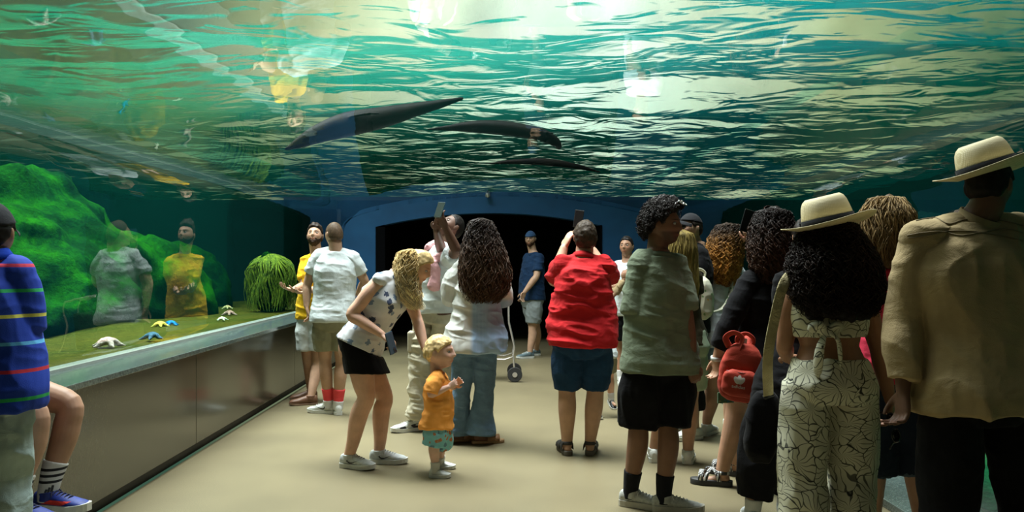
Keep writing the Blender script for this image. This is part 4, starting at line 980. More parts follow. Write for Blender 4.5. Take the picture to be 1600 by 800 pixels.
for sd in 'LR':
    p.sock(sd, cloth('black_sock', (.010, .011, .014)), .83, .007)
    pt, so = p.shoe(sd, AIR, GREYS, 'running_shoe', .29, sole=.034, lace=LACE_W)
    g = Geo()
    for u in (.06, .18, .30): g.tube([pt(u, -.040, .014), pt(u + .07, -.045, .014)], .009, 8, 1)
    link('air_window', mesh_of('air_window', g.verts() - p.base, g.F, True, [plain('air_window', (.12, .11, .08), .1)]), so)
glasses(p, plain('silver_lens', (.5, .5, .5), .08, .8), plain('steel', (.5, .5, .5), .2, 1), c=(-.02, .10, .125), up=True, thick=.003)

# --- bending woman
p = Person('blonde woman in sleeveless floral blouse and black skirt bending over the toddler', 5.55,
    dict(head=(652, 418, 0), shR=(592, 438, -.15), shL=(632, 446, .17), elR=(549, 492, -.20), wrR=(596, 522, -.22), handR=(618, 538, -.24), elL=(652, 500, .12), wrL=(664, 545, -.02), handL=(678, 566, -.10),
         hipR=(560, 545, -.10), hipL=(566, 545, .10), knR=(572, 622, -.12), knL=(601, 622, .08), anR=(545, 700, -.08), anL=(592, 700, .04)), SK_FAIR, fem=True, face=(.86, -.12, -.42), toes=(-5, -22), b=1.06, limb=1.08, vox=.0055, bend=.02)
p.handopt = {'R': dict(pn=(-.1, .3, -1), curl=[.5, .6, .7, .8], thumb=1), 'L': dict(pn=(.6, -.6, -.3), curl=.3)}
p.body(brow=(.5, .38, .28)); p.eyes((.05, .1, .12))
def floral(name, base, dots, sc1=14, rough=.85, thr=.30):
    m, nt, b = new_mat(name); v = ocoord(nt); vo = N(nt, 'ShaderNodeTexVoronoi'); vo.inputs['Scale'].default_value = sc1; L(nt, v, vo.inputs['Vector'])
    nz_ = noise(nt, 70, 2, v); a = N(nt, 'ShaderNodeMath', operation='MULTIPLY_ADD'); L(nt, nz_.outputs[0], a.inputs[0]); a.inputs[1].default_value = .5; L(nt, vo.outputs['Distance'], a.inputs[2])
    c = base
    dc = cramp(nt, vo.outputs['Color'], [(i / len(dots), d) for i, d in enumerate(dots)] if len(dots) > 1 else [(0, dots[0]), (1, dots[0])], 'CONSTANT')
    f = cramp(nt, a.outputs[0], [(thr + .22, (1, 1, 1)), (thr + .25, (0, 0, 0))]); L(nt, mixc(nt, f, c, dc), b.inputs['Base Color']); b.inputs['Roughness'].default_value = rough
    bump(nt, b, noise(nt, 400, 1, v).outputs[0], .2, .002); return m
BL = floral('floral_white', (.66, .68, .70), [(.10, .15, .28), (.20, .28, .40), (.05, .07, .13)], 13)
p.top('blouse', BL, hem=.02, neck=1.08, sleeve=0, off=.012, loose=.018, wr=(.005, 6, 10), shoulder=True)
def skirt(s, name, mat, t0, zhem, r, wr=(.003, 10, 4), hw=.20, hd=.155, dx=0):
    g = Geo(); R = [s.tor(t, .018) for t in np.linspace(t0, 0, 6)]; kn = (s.J['knL'] + s.J['knR']) / 2; zz = s.hipC[2]; 
    for q in (.35, .7, 1): 
        z_ = zz + (zhem - zz) * q; f = (zz - z_) / (zz - kn[2]); pl = [s.J['hip' + d_] * (1 - f) + s.J['kn' + d_] * f for d_ in 'LR']; c = (pl[0] + pl[1]) / 2; ff = nrm(np.cross((0, 0, 1), s.rh)); dv = pl[1] - pl[0]; rr_ = .098 * s.k
        R.append(section(c, s.rh, ff, abs(np.dot(dv, s.rh)) / 2 + rr_ + .01, abs(np.dot(dv, ff)) / 2 + rr_ + .028, sq=2.5))
    g.loft(R); return s.finish(name, g, mat, .008, wr)
skirt(p, 'black_skirt', BLACKC, .30, U(0, 583, 5.55)[2], 0, hw=.155, hd=.205)
env = [((-.04, -.01, .13), .02, .02), ((-.05, 0, .10), .075, .09), ((-.05, 0, .03), .095, .115), ((-.055, 0, -.05), .10, .12), ((-.05, 0, -.14), .10, .115), ((-.03, 0, -.22), .09, .10), ((.0, 0, -.29), .06, .07)]
BLO = (.60, .44, .20); BLO2 = (.85, .72, .44)
def carve(s, V): pass
p.shell('hair', HAIR, lambda q: (q[:, 2] - hairline(q, .062, -.08, -.02)) / .01, .022, lambda q: np.array(BLO) * (1 + .4 * vnoise(q * [30, 30, 12]))[:, None], (.3, 30))
p.strands(1100, env, .0030, 24, (.020, 3.4), BLO, BLO2, sel=(.95, 2 * PI - .95), seed=5)
g_env = [((-.05, 0, .10), .05, .05), ((-.05, 0, .02), .085, .09), ((-.06, 0, -.08), .085, .095), ((-.05, 0, -.18), .075, .085), ((-.03, 0, -.23), .04, .05)]
p.hairvol(g_env, BLO, BLO2, 1.0, name='hair_mass')
SNK = plain('pale_grey_mesh', (.52, .55, .54), .6, 0, .5, 60, .12); BLKL = plain('black_logo', (.015, .015, .018), .5)
for sd in 'LR':
    pt, so = p.shoe(sd, SNK, WHITE_SOLE, 'running_shoe', .27, sole=.03, lace=LACE_W)
    o = pt(.45, .06 if sd == 'R' else .06, .045); td = nrm(p.J['toe' + sd] - p.J['an' + sd]); decal(so, SWOOSH, o, td * .10, np.array([0, 0, .085]), BLKL, 'logo', so, p.base, dirn=-np.cross((0, 0, 1), td) * 1.0)
phone(U(611, 536, 5.30), (.25, .1, -1), (1, -.6, .1), 'dark phone held low by the bending blonde woman', (.02, .03, .04), (.03, .07, .10), .075, .037)

# --- toddler
p = Person('blond toddler in an orange tee and blue patterned shorts standing and clasping hands', 5.28,
    dict(head=(686, 551, 0), shR=(681, 592, -.075), shL=(688, 592, .075), elR=(673, 616, -.115), wrR=(700, 605, -.09), handR=(716, 595, -.05), elL=(694, 615, .08), wrL=(708, 603, .03), handL=(722, 592, .01),
         hipR=(682, 662, -.05), hipL=(685, 662, .05), knR=(680, 688, -.055), knL=(690, 688, .06), anR=(680, 726, -.06), anL=(688, 717, .16)), SK_BABY, k=.60, child=True, face=(.97, -.22, .02), toes=(-5, -12), hs=.95, b=.98, belly=.015, limb=1.05, vox=.0045)
p.handopt = {'R': dict(pn=(.1, .9, .2), curl=.5, spread=.16), 'L': dict(pn=(.1, -.9, .2), curl=.4, spread=.16)}
p.body(brow=(.75, .6, .45)); p.eyes((.06, .14, .2))
p.shell('hair', HAIR, lambda q: (q[:, 2] - hairline(q, .056, -.07, .012)) / .012, lambda q: .012 + .006 * sstep(.03, .1, q[:, 2]), lambda q: np.array((.72, .52, .24)) * (1 + .45 * vnoise(q * [60, 25, 90]))[:, None], (.35, 50))
ORG = cloth('orange_cotton', (.92, .38, .08), .9); p.top('orange_tee', ORG, hem=-.12, neck=1.05, sleeve=.46, off=.012, loose=.012, soff=.020, wr=(.006, 9, 16), flare=.014)
p.neckring('pink_collar', cloth('pink_cloth', (.75, .34, .28)), h=.012)
p.bottom('patterned_shorts', floral('turquoise_print', (.20, .50, .56), [(.42, .16, .06), (.10, .22, .30)], 24, thr=.40), length=.46, off=.012, loose=.022, flare=.012, wr=(.003, 20, 10))
for sd in 'LR': p.sock(sd, cloth('white_sock', (.6, .6, .55)), .82, .006); p.shoe(sd, SHOE_W, WHITE_SOLE, 'white_shoe', .24, high=.02, sole=.035, lace=LACE_W, W_=.052)

# --- woman with long dark hair, back to us
p = Person('woman with waist-long dark wavy hair, white and blue shirt and flared jeans', 6.2,
    dict(head=(751, 368, 0), shL=(722, 418, 0), shR=(775, 418, 0), elL=(704, 466, .08), wrL=(714, 452, .20), handL=(724, 442, .26), elR=(785, 462, .02), wrR=(783, 470, .16), handR=(778, 468, .22),
         hipL=(726, 532, 0), hipR=(758, 532, 0), knL=(721, 608, .02), knR=(757, 608, 0), anL=(713, 680, .06), anR=(750, 684, 0)), SK_BROWN, fem=True, face=(-.55, .85, .15), toes=(20, 15), b=1.10)
p.body(feet=True)
def tf(V):
    w = sstep(738 - 4, 738 + 4, VX + FOC * V[:, 0] / 6.2) * sstep(1.15, 1.1, V[:, 2]); return np.ones((len(V), 3)) * (1 - w[:, None]) + np.array([.48, .68, 1.02]) * w[:, None]
m, nt, b = new_mat('shirt_stripe'); v = ocoord(nt); a = N(nt, 'ShaderNodeAttribute', attribute_name='tint'); w_ = N(nt, 'ShaderNodeTexWave'); w_.inputs['Scale'].default_value = 30; L(nt, v, w_.inputs['Vector'])
c = cramp(nt, w_.outputs[1], [(.35, (.66, .66, .60)), (.5, (.56, .58, .56))]); L(nt, mixc(nt, 1, c, a.outputs['Color'], 'MULTIPLY'), b.inputs['Base Color']); b.inputs['Roughness'].default_value = .85
p.top('long_shirt', m, hem=-.14, neck=1.06, sleeve=.80, off=.016, loose=.028, soff=.022, puff=.030, wr=(.010, 6, 10), flare=.012, tintf=tf); p.neckring('collar', m)
LJ = DENIM('denim_light', (.12, .205, .30)); p.bottom('flared_jeans', LJ, length=1.0, off=.008, loose=.010, wr=(.004, 8, 12), bell=.055, it=3)
for sd in 'LR': p.sandal(sd, plain('tan_leather', (.28, .14, .06), .6), plain('tan_sole', (.30, .18, .08), .6), [(.62, .55, .045, .06), (.78, .72, .04, .05)], wrap=False, sole=.02)
env = [((0, -.02, .135), .02, .02), ((.0, -.01, .10), .085, .09), ((.01, -.02, .0), .125, .13), ((.02, -.05, -.12), .165, .145), ((.035, -.08, -.28), .20, .14), ((.03, -.10, -.42), .18, .12), ((.01, -.11, -.52), .12, .08)]
p.shell('hair', HAIR, lambda q: (q[:, 2] - hairline(q, .062, -.09, -.02)) / .01, .02, (.035, .020, .012), (.3, 30))
HD = (.016, .010, .007); HD2 = (.085, .048, .028)
p.hairvol([((0, -.01, .10), .06, .07), ((.0, -.03, .0), .11, .10), ((.02, -.07, -.12), .145, .10), ((.035, -.10, -.28), .175, .10), ((.02, -.11, -.42), .14, .08), ((.01, -.11, -.48), .08, .05)], HD, HD, 1.0, nz=(.02, 22), name='hair_mass')
p.strands(1500, env, .0035, 30, (.016, 5.5), HD, HD2, seed=8, sel=(PI * .80, PI * 2.28))

# --- tall man photographing
p = Person('tall man with a pink sweater over his shoulders aiming a phone upward', 6.7,
    dict(head=(706, 356, .05), shL=(700, 406, -.15), shR=(674, 400, .15), elL=(713, 392, -.42), wrL=(697, 356, -.48), handL=(688, 340, -.50), elR=(690, 392, -.05), wrR=(682, 360, -.40), handR=(687, 340, -.46),
         hipL=(694, 488, -.08), hipR=(664, 488, .08), knL=(700, 568, -.02), knR=(660, 568, .0), anL=(704, 655, .0), anR=(651, 655, -.02)), SK_DARK, face=(-.62, -.35, .70), toes=(215, 205), b=1.0, hs=1.02)
p.handopt = {'L': dict(pn=(.3, .4, 0), curl=.5, spread=.14), 'R': dict(curl=.4)}
p.body(brow=(.3, .25, .2)); p.eyes(); p.shorthair((.010, .008, .007), .006, .062)
p.top('white_tee', WTEE, hem=-.02, neck=1.08, sleeve=.42, off=.018, loose=.025, soff=.022, wr=(.006, 6, 10))
PINK = cloth('pink_knit', (.72, .40, .42), .95, .1, 180, .5); g = Geo(); S_ = p.shC + p.up * .06
g.tube([p.J['shR'] + (-.02, -.03, .03), S_ + (-.08, .07, .03), S_ + (.03, .09, .05), p.J['shL'] + (.05, .02, .06), p.J['shL'] + (.03, -.07, .02), S_ + (-.02, -.16, -.07), S_ + (-.07, -.19, -.17)], [.045, .055, .055, .055, .05, .04, .045], 14, 4, ell=(1, .6))
g.tube([p.J['shR'] + (-.03, -.02, .03), p.J['shR'] + (.0, -.12, .0), S_ + (-.05, -.18, -.08), S_ + (-.02, -.20, -.20), S_ + (-.04, -.20, -.30)], [.045, .045, .035, .045, .050], 14, 4, ell=(1, .6))
p.finish('pink_sweater', g, PINK, .008, (.006, 12, 12))
CRM = cloth('cream_canvas', (.50, .46, .34), .9, .1); p.bottom('cargo_trousers', CRM, length=.97, off=.012, loose=.030, wr=(.014, 6, 12), taper=.0)
g = Geo(); q_ = p.J['hipR'] * .45 + p.J['knR'] * .55; g.box((-.012, -.07, -.09), (.045, .07, .08), c=q_ + (-.115, -.02, 0)); obj('cargo_pocket', g, CRM, p.root, p.base, False, .012)
for sd in 'LR':
    pt, so = p.shoe(sd, SHOE_W, WHITE_SOLE, 'panel_sneaker', .29, sole=.03, lace=LACE_W)
    g = Geo(); V = []
    for e in (-1, 1):
        poly_ = [[(-.5, -.3), (-.15, -.3), (0, .1), (-.2, .35), (-.5, .3)], [(.12, -.32), (.42, -.32), (.38, 0), (.2, .1)]]
        td = nrm(p.J['toe' + sd] - p.J['an' + sd]); la = np.cross(td, (0, 0, 1)); decal(so, poly_, pt(.45, e * .07, .045), td * .24, np.array([0, 0, .07]), BLKL, 'dark_panel', so, p.base, dirn=la * e)
phone(U(687, 328, 6.18), (.25, .3, .9), (.5, .8, -.3), 'phone raised high by the tall man with the pink sweater', (.02, .03, .03), (.06, .12, .12), .066, .034)

# --- man in white T-shirt, back to us
p = Person('man with a buzz cut in white tee, khaki shorts and coral socks', 7.4,
    dict(head=(522, 367, 0), shL=(496, 401, 0), shR=(552, 403, .02), elL=(480, 445, .02), wrL=(479, 478, -.02), handL=(484, 496, -.02), elR=(570, 440, .10), wrR=(560, 458, .26), handR=(550, 462, .34),
         hipL=(508, 498, 0), hipR=(534, 498, 0), knL=(508, 562, .02), knR=(534, 566, 0), anL=(514, 636, .05), anR=(528, 642, 0)), SK_OLIVE, face=(-.62, .72, .06), toes=(165, 110), b=1.06, belly=.0, limb=1.0)
p.handopt = {'L': dict(curl=.5)}
p.body(brow=BROWD, hairpaint=((.28, .22, .18), (.062, -.075, .012), .8)); p.eyes(); p.shorthair((.10, .065, .04), .004, .062, -.07, .014, nz=(.2, 90))
p.top('white_tee', WTEE, hem=-.04, neck=1.08, sleeve=.36, off=.014, loose=.016, soff=.014, wr=(.006, 6, 12))
KHA = cloth('khaki_cotton', (.26, .25, .16), .9); p.bottom('khaki_shorts', KHA, length=.36, off=.012, loose=.022, wr=(.005, 9, 7))
for sd in 'LR':
    p.sock(sd, cloth('coral_sock', (.80, .08, .09)), .80, .007); p.sock(sd, cloth('white_rib_sock', (.62, .62, .6)), .94, .012, 'sock_cuff'); pt, so = p.shoe(sd, SHOE_W, WHITE_SOLE, 'high_top_sneaker', .285, high=.03, lace=LACE_W)
    td = nrm(p.J['toe' + sd] - p.J['an' + sd]); la = np.cross(td, (0, 0, 1)); decal(so, SWOOSH, pt(.5, (-.07), .05), td * .12, np.array([0, 0, .10]), BLKL, 'logo', so, p.base, dirn=-la)

# --- man in the yellow shirt
p = Person('bearded man in a yellow shirt and white shorts at the left glass', 8.1,
    dict(head=(492, 369, 0), shR=(478, 408, .04), shL=(512, 412, -.04), elR=(474, 447, -.08), wrR=(458, 453, -.28), handR=(444, 450, -.36), elL=(506, 448, -.04), wrL=(482, 455, -.25), handL=(468, 458, -.30),
         hipR=(480, 496, .02), hipL=(502, 496, -.02), knR=(482, 566, 0), knL=(496, 566, -.04), anR=(486, 618, .12), anL=(486, 621, -.18)), SK_OLIVE, face=(.02, -.93, .30), toes=(200, 205), vox=.0055)
p.handopt = {'R': dict(pn=(0, -.2, 1), curl=.3, spread=.16), 'L': dict(pn=(0, .2, 1), curl=.6)}
p.body(brow=(.15, .09, .06)); p.eyes(look=(0, 1, .25)); p.shorthair((.022, .014, .010), .009, .064, top=.016); p.beard((.04, .022, .014), .008)
YEL = cloth('yellow_knit', (.72, .42, .015), .85); p.top('yellow_shirt', YEL, hem=-.02, neck=1.08, sleeve=.42, off=.014, loose=.014, soff=.014, wr=(.006, 7, 12)); p.neckring('collar', YEL)
p.bottom('white_shorts', cloth('white_cotton', (.58, .62, .60), .9), length=.42, off=.012, loose=.024, wr=(.005, 9, 7))
MOC = plain('brown_leather', (.16, .075, .04), .5)
for sd in 'LR': p.shoe(sd, MOC, plain('tan_rubber', (.25, .16, .1), .7), 'loafer', .28, H=.05, sole=.016)
g = Geo(); w0 = p.J['wrL']; g.ell(w0, (.034, .034, .016), nu=16, nv=8); obj('wristwatch', g, plain('steel', (.5, .5, .45), .25, .9), p.root, p.base)

# --- man in navy with a backward cap
p = Person('bearded man in navy polo and backward blue cap standing in the archway', 11.9,
    dict(head=(829, 374, 0), shL=(843, 404, -.10), shR=(824, 403, .12), elL=(838, 432, -.22), wrL=(820, 456, -.26), handL=(815, 468, -.28), elR=(822, 432, .16), wrR=(818, 456, .04), handR=(816, 466, .02),
         hipL=(836, 468, -.07), hipR=(826, 468, .09), knL=(832, 514, -.08), knR=(838, 514, .10), anL=(828, 549, -.10), anR=(838, 548, .25)), SK_OLIVE, face=(-.35, -.93, 0), toes=(205, 200), b=1.12, belly=.03, limb=1.15)
p.body(brow=BROWD); p.eyes(); p.beard((.07, .035, .02), .007)
cap_hat(p, cloth('blue_cap', (.025, .06, .13)), -1, .040)
glasses(p, None, plain('dark_frame', (.02, .02, .02), .3), name='glasses', lens=False)
NAV = cloth('navy_pique', (.010, .030, .075), .85); p.top('navy_polo', NAV, hem=-.02, neck=1.09, sleeve=.38, off=.014, loose=.016, soff=.014, wr=(.006, 7, 10)); p.neckring('collar', NAV)
p.bottom('grey_shorts', cloth('grey_cotton', (.22, .25, .25), .9), length=.44, off=.012, loose=.022, wr=(.005, 9, 7))
for sd in 'LR':
    pt, so = p.shoe(sd, plain('teal_grey_mesh', (.10, .15, .17), .6), WHITE_SOLE, 'running_shoe', .29, lace=LACE_W)
    td = nrm(p.J['toe' + sd] - p.J['an' + sd]); decal(so, SWOOSH, pt(.5, .07, .05), -td * .11, np.array([0, 0, .09]), LACE_W, 'logo', so, p.base, dirn=np.cross(td, (0, 0, 1)))

# --- young man in white tee carrying a baby
p = Person('young man in white tee and black shorts carrying a baby', 9.25,
    dict(head=(979, 386, 0), shR=(966, 416, .06), shL=(994, 418, -.06), elR=(960, 444, -.06), wrR=(968, 452, -.26), handR=(978, 452, -.30), elL=(994, 446, -.10), wrL=(976, 446, -.28), handL=(965, 444, -.30),
         hipR=(968, 486, .02), hipL=(986, 486, -.02), knR=(967, 540, 0), knL=(985, 540, 0), anR=(970, 590, -.02), anL=(988, 588, .15)), SK_MID, face=(-.45, -.88, .12), toes=(245, 270))
p.body(brow=(.12, .08, .06)); p.eyes(); p.shorthair((.012, .009, .008), .008, .066, top=.006)
p.top('white_tee', WTEE, hem=-.10, neck=1.08, sleeve=.44, off=.016, loose=.024, soff=.02, wr=(.007, 6, 10))
p.bottom('black_shorts', BLACKC, length=.44, off=.012, loose=.03)
for sd in 'LR': p.sock(sd, cloth('white_sock', (.6, .6, .58)), .88, .006); p.shoe(sd, SHOE_W, WHITE_SOLE, 'white_sneaker', .28, lace=LACE_W)
q = Person('dark-haired baby lying in the arms of the young man in white tee', 8.93,
    dict(head=(979, 430, 0), shL=(974, 440, .05), shR=(972, 442, -.05), elL=(968, 446, .05), wrL=(964, 450, .03), elR=(968, 448, -.05), wrR=(963, 451, -.04), hipL=(962, 455, .04), hipR=(962, 456, -.03), knL=(958, 462, .05), knR=(957, 463, -.05), anL=(958, 470, .04), anR=(957, 472, -.03)), SK_MID, k=.38, child=True, hs=.60, face=(-.5, -.2, .8), toes=(270, 270), vox=.005, base=U(962, 470, 8.93)[2])
q.body(feet=True); q.shell('hair', HAIR, lambda a: (a[:, 2] - hairline(a, .05, -.07, .0)) / .01, .010, (.012, .009, .008)); q.top('romper', cloth('tan_knit', (.30, .22, .12)), hem=-.15, neck=1.0, sleeve=.7, off=.01, wr=None)

# --- child behind the man in red
p = Person('small child in khaki shorts walking behind the man in red', 7.3,
    dict(head=(938, 492, 0), shL=(930, 518, .02), shR=(950, 518, 0), elL=(926, 534, .02), wrL=(928, 550, -.04), elR=(953, 535, 0), wrR=(951, 550, -.05), hipL=(935, 552, 0), hipR=(949, 552, 0), knL=(934, 588, -.06), knR=(953, 590, .02), anL=(935, 632, -.06), anR=(955, 624, .0)), SK_FAIR, lift='R', k=.62, child=True, hs=.88, face=(.1, -1, 0), toes=(270, 285), vox=.0065)
p.body(); p.shorthair((.10, .06, .03), .010); p.top('white_top', WTEE, hem=-.2, neck=1.04, sleeve=.4, off=.012, loose=.012, soff=.014); p.bottom('khaki_shorts', KHA, length=.42, off=.012, loose=.018)
for sd in 'LR': p.sock(sd, cloth('white_sock', (.6, .6, .58)), .86, .005); p.shoe(sd, plain('dark_sneaker', (.02, .025, .03), .5), WHITE_SOLE, 'dark_sneaker', .25, pitch=.45 if sd == 'R' else 0, lace=LACE_W)
# ---------------------------------------------------------------- the crowd on the right
# --- man in the black cap
p = Person('man in a black cap and sunglasses behind the curly-haired man in green', 6.35,
    dict(head=(1079, 358, 0), shL=(1092, 398, -.12), shR=(1084, 396, .14), elL=(1096, 450, -.16), wrL=(1078, 470, -.3), elR=(1090, 450, .16), wrR=(1074, 470, .1), hipL=(1078, 510, -.06), hipR=(1070, 510, .10), knL=(1076, 600, -.02), knR=(1056, 600, .1), anL=(1086, 668, .0), anR=(1060, 662, .22)), SK_OLIVE, face=(-.85, -.40, .05), toes=(200, 200))
p.body(brow=BROWD); p.shorthair((.02, .015, .01), .008); cap_hat(p, cloth('black_cap', (.014, .014, .016)), 1, .045, .07)
glasses(p, plain('black_lens', (.01, .01, .01), .05), plain('black_frame', (.01, .01, .01), .3)); 
p.top('black_tee', BLACKC, hem=-.05, sleeve=.42, off=.014, loose=.02, soff=.018); p.bottom('black_trousers', BLACKC, length=.80, off=.012, loose=.03)
for sd in 'LR': p.shoe(sd, SHOE_W, WHITE_SOLE, 'white_sneaker', .28, lace=LACE_W)

# --- blonde person behind the green shirt
p = Person('long-haired blonde person in pale green shorts behind the man in green shirt', 5.6,
    dict(head=(1064, 388, 0), shL=(1044, 436, .02), shR=(1086, 434, 0), elL=(1036, 480, .05), wrL=(1042, 510, .1), elR=(1086, 482, .04), wrR=(1078, 505, .12), hipL=(1050, 540, 0), hipR=(1080, 540, 0), knL=(1040, 620, .02), knR=(1078, 620, 0), anL=(1022, 690, .05), anR=(1075, 690, 0)), SK_TAN, fem=True, face=(.3, .9, 0), toes=(80, 75))
p.body(); p.shell('hair', HAIR, lambda q: (q[:, 2] - hairline(q, .062, -.09, -.02)) / .01, .018, (.16, .11, .03), (.2, 30))
env = [((0, -.01, .13), .02, .02), ((0, -.01, .10), .08, .09), ((0, -.02, .0), .105, .115), ((.0, -.03, -.12), .11, .10), ((.0, -.05, -.25), .115, .09), ((.0, -.06, -.38), .09, .07)]
p.hairvol([(c, a * .85, b_ * .85) for c, a, b_ in env], (.12, .08, .02), (.26, .18, .05), 1.0, nz=(.012, 40), name='hair_mass')
p.strands(1000, env, .003, 16, (.003, 2), (.14, .10, .025), (.42, .32, .10), seed=12)
p.top('dark_top', cloth('dark_olive', (.05, .04, .02)), hem=.02, sleeve=.3); p.bottom('pale_shorts', cloth('pale_green', (.34, .42, .28)), length=.40, off=.014, loose=.03)
for sd in 'LR': p.shoe(sd, SHOE_W, WHITE_SOLE, 'white_sneaker', .25, lace=LACE_W, high=.0)

# --- ombre curls, white blouse
p = Person('woman with brown-to-golden curls in a white blouse and denim shorts facing the right glass', 6.5,
    dict(head=(1138, 376, 0), shL=(1112, 424, -.04), shR=(1152, 424, .14), elL=(1112, 470, .02), wrL=(1136, 478, .2), elR=(1165, 465, .2), wrR=(1160, 450, .4), hipL=(1110, 530, -.04), hipR=(1134, 530, .12), knL=(1112, 606, 0), knR=(1140, 606, .18), anL=(1104, 665, 0), anR=(1138, 664, .2)), SK_TAN, fem=True, face=(.55, .8, 0), toes=(55, 60), b=1.06)
p.body(); p.shell('hair', HAIR, lambda q: (q[:, 2] - hairline(q, .062, -.09, -.02)) / .01, .03, (.03, .015, .008), (.3, 40))
env = [((0, -.01, .14), .02, .02), ((0, -.01, .12), .09, .10), ((-.02, -.02, .02), .135, .14), ((-.045, -.04, -.10), .150, .14), ((-.065, -.06, -.24), .145, .12), ((-.06, -.07, -.36), .10, .09)]
CU0 = (.022, .012, .006); CU1 = (.50, .22, .04)
p.hairvol([(c, a * .82, b_ * .82) for c, a, b_ in env], CU0, (.22, .09, .02), 1.0, nz=(.02, 30), name='hair_mass')
p.strands(1000, env, .0028, 44, (.014, 11), CU0, CU1, seed=14)
WB_ = cloth('white_blouse', (.58, .62, .64), .9); p.top('white_blouse', WB_, hem=-.10, neck=1.06, sleeve=.95, off=.014, loose=.03, soff=.022, puff=.02, wr=(.009, 6, 9))
p.bottom('denim_shorts', DENIM('denim_pale', (.16, .24, .30)), length=.20, off=.012, loose=.015)
for sd in 'LR': p.shoe(sd, SHOE_W, WHITE_SOLE, 'white_sneaker', .25, lace=LACE_W)
# floral backpack on her back
def backpack(name, c, M, w, h, d, mat, label, pocket=True, straps=(), zipm=None, loop=True, group=None):
    root = thing(name, tuple(c), label, 'backpack', group); c = np.array(c, float); g = Geo(); R = []
    for q in np.linspace(0, 1, 12):
        z = -h / 2 + h * q; f = (1 - (2 * q - 1) ** 6) ** .5 if 0 < q < 1 else .0; f = max(f, .5); tw = 1 - .22 * sstep(.5, 1, q)
        R.append(section(c + M @ np.array([0, 0, z]), M[:, 0], M[:, 1], w / 2 * f * tw, d / 2 * f, 28, 3.4))
    g.loft(R); V, F, Nn = remesh(g, .007, 2); V += Nn * (.004 * (1 - 2 * np.abs(vnoise(V * 16))))[:, None]; o = link('main_bag', mesh_of('main_bag', V - c, F, True, [mat]), root)
    if pocket:
        g = Geo(); R = []
        for q in np.linspace(0, 1, 8): f = max((1 - (2 * q - 1) ** 6) ** .5 if 0 < q < 1 else 0, .55); R.append(section(c + M @ np.array([0, -d / 2 - .005, -h * .40 + h * .46 * q]), M[:, 0], M[:, 1], w * .42 * f, .035 * f, 24, 3.4))
        g.loft(R); V, F, Nn = remesh(g, .006, 2); V += Nn * (.003 * vnoise(V * 22))[:, None]; pk = link('front_pocket', mesh_of('front_pocket', V - c, F, True, [mat]), root)
        g = Geo(); g.tube([c + M @ np.array([x * w, -d / 2 - .030 + .02 * abs(x) * 2, h * .02]) for x in np.linspace(-.34, .34, 7)], .004, 6, 2); obj('zip', g, zipm or mat, pk, c)
    else: pk = o
    if loop:
        g = Geo(); g.tube([c + M @ np.array(v) for v in ((-.04, 0, h * .46), (-.045, 0, h * .60), (0, 0, h * .68), (.045, 0, h * .60), (.04, 0, h * .46))], .012, 10, 5, ell=(1, .4)); obj('carry_loop', g, mat, root, c)
    for st in straps:
        g = Geo(); g.tube([np.array(v) for v in st], .020, 10, 6, ell=(1, .3)); obj('shoulder_strap', g, mat, root, c)
    return root, pk
FLB = floral('floral_canvas', (.50, .49, .36), [(.55, .12, .10), (.15, .25, .10), (.60, .38, .10)], 24, thr=.24)
c = U(1092, 466, 6.12); M = frame((.35, .94, 0))
backpack('backpack', c, M, .22, .33, .12, FLB, 'small cream flowered backpack worn by the woman in the white blouse', False, [[c + (.06, .05, -.12), U(1128, 482, 6.28), U(1140, 462, 6.34), U(1143, 440, 6.36)]])

# --- woman in black with phone raised
p = Person('dark-curled woman in a black top raising a phone beside the red backpack', 5.0,
    dict(head=(1207, 362, 0), shL=(1170, 440, -.05), shR=(1236, 438, .10), elL=(1138, 510, -.08), wrL=(1120, 560, -.02), handL=(1119, 592, .0), elR=(1196, 432, .34), wrR=(1176, 378, .34), handR=(1164, 350, .30), hipL=(1172, 556, -.02), hipR=(1212, 556, .08), knL=(1150, 640, .0), knR=(1176, 640, .12), anL=(1128, 738, .02), anR=(1148, 728, .26)), SK_TAN, fem=True, face=(-.25, .95, .1), toes=(160, 150), b=1.18, limb=1.2)
p.handopt = {'R': dict(pn=(.4, .9, 0), curl=.7, spread=.12), 'L': dict(curl=.5)}
p.body(); p.shell('hair', HAIR, lambda q: (q[:, 2] - hairline(q, .062, -.09, -.02)) / .01, .03, (.012, .007, .005), (.3, 40))
env = [((0, -.01, .15), .02, .02), ((0, -.01, .12), .10, .11), ((0, -.02, .02), .145, .145), ((.0, -.04, -.10), .165, .15), ((.01, -.06, -.22), .165, .13), ((.01, -.07, -.33), .12, .10)]
DK = (.010, .006, .005); DK2 = (.06, .028, .016)
p.hairvol([(c_, a * .84, b_ * .84) for c_, a, b_ in env], DK, DK, 1.0, nz=(.02, 30), name='hair_mass')
p.strands(1100, env, .0028, 40, (.012, 10), DK, DK2, seed=15)
glasses(p, plain('brown_lens', (.02, .01, .01), .05), plain('tortoise', (.06, .02, .015), .3), c=(0, .02, .150), up=True)
p.top('black_top', BLACKC, hem=-.12, neck=1.07, sleeve=.86, off=.014, loose=.025, soff=.018, wr=(.006, 6, 10)); p.bottom('black_shorts', BLACKC, length=.36, off=.014, loose=.03)
m, nt, b = new_mat('printed_strap'); v = ocoord(nt, (1, 1, 1)); n = N(nt, 'ShaderNodeTexBrick'); n.inputs['Scale'].default_value = 30; n.inputs['Color1'].default_value = (.6, .6, .58, 1); n.inputs['Color2'].default_value = (.55, .55, .55, 1); n.inputs['Mortar'].default_value = (.02, .02, .02, 1); n.inputs['Mortar Size'].default_value = .06; L(nt, v, n.inputs['Vector']); L(nt, n.outputs[0], b.inputs['Base Color']); b.inputs['Roughness'].default_value = .7
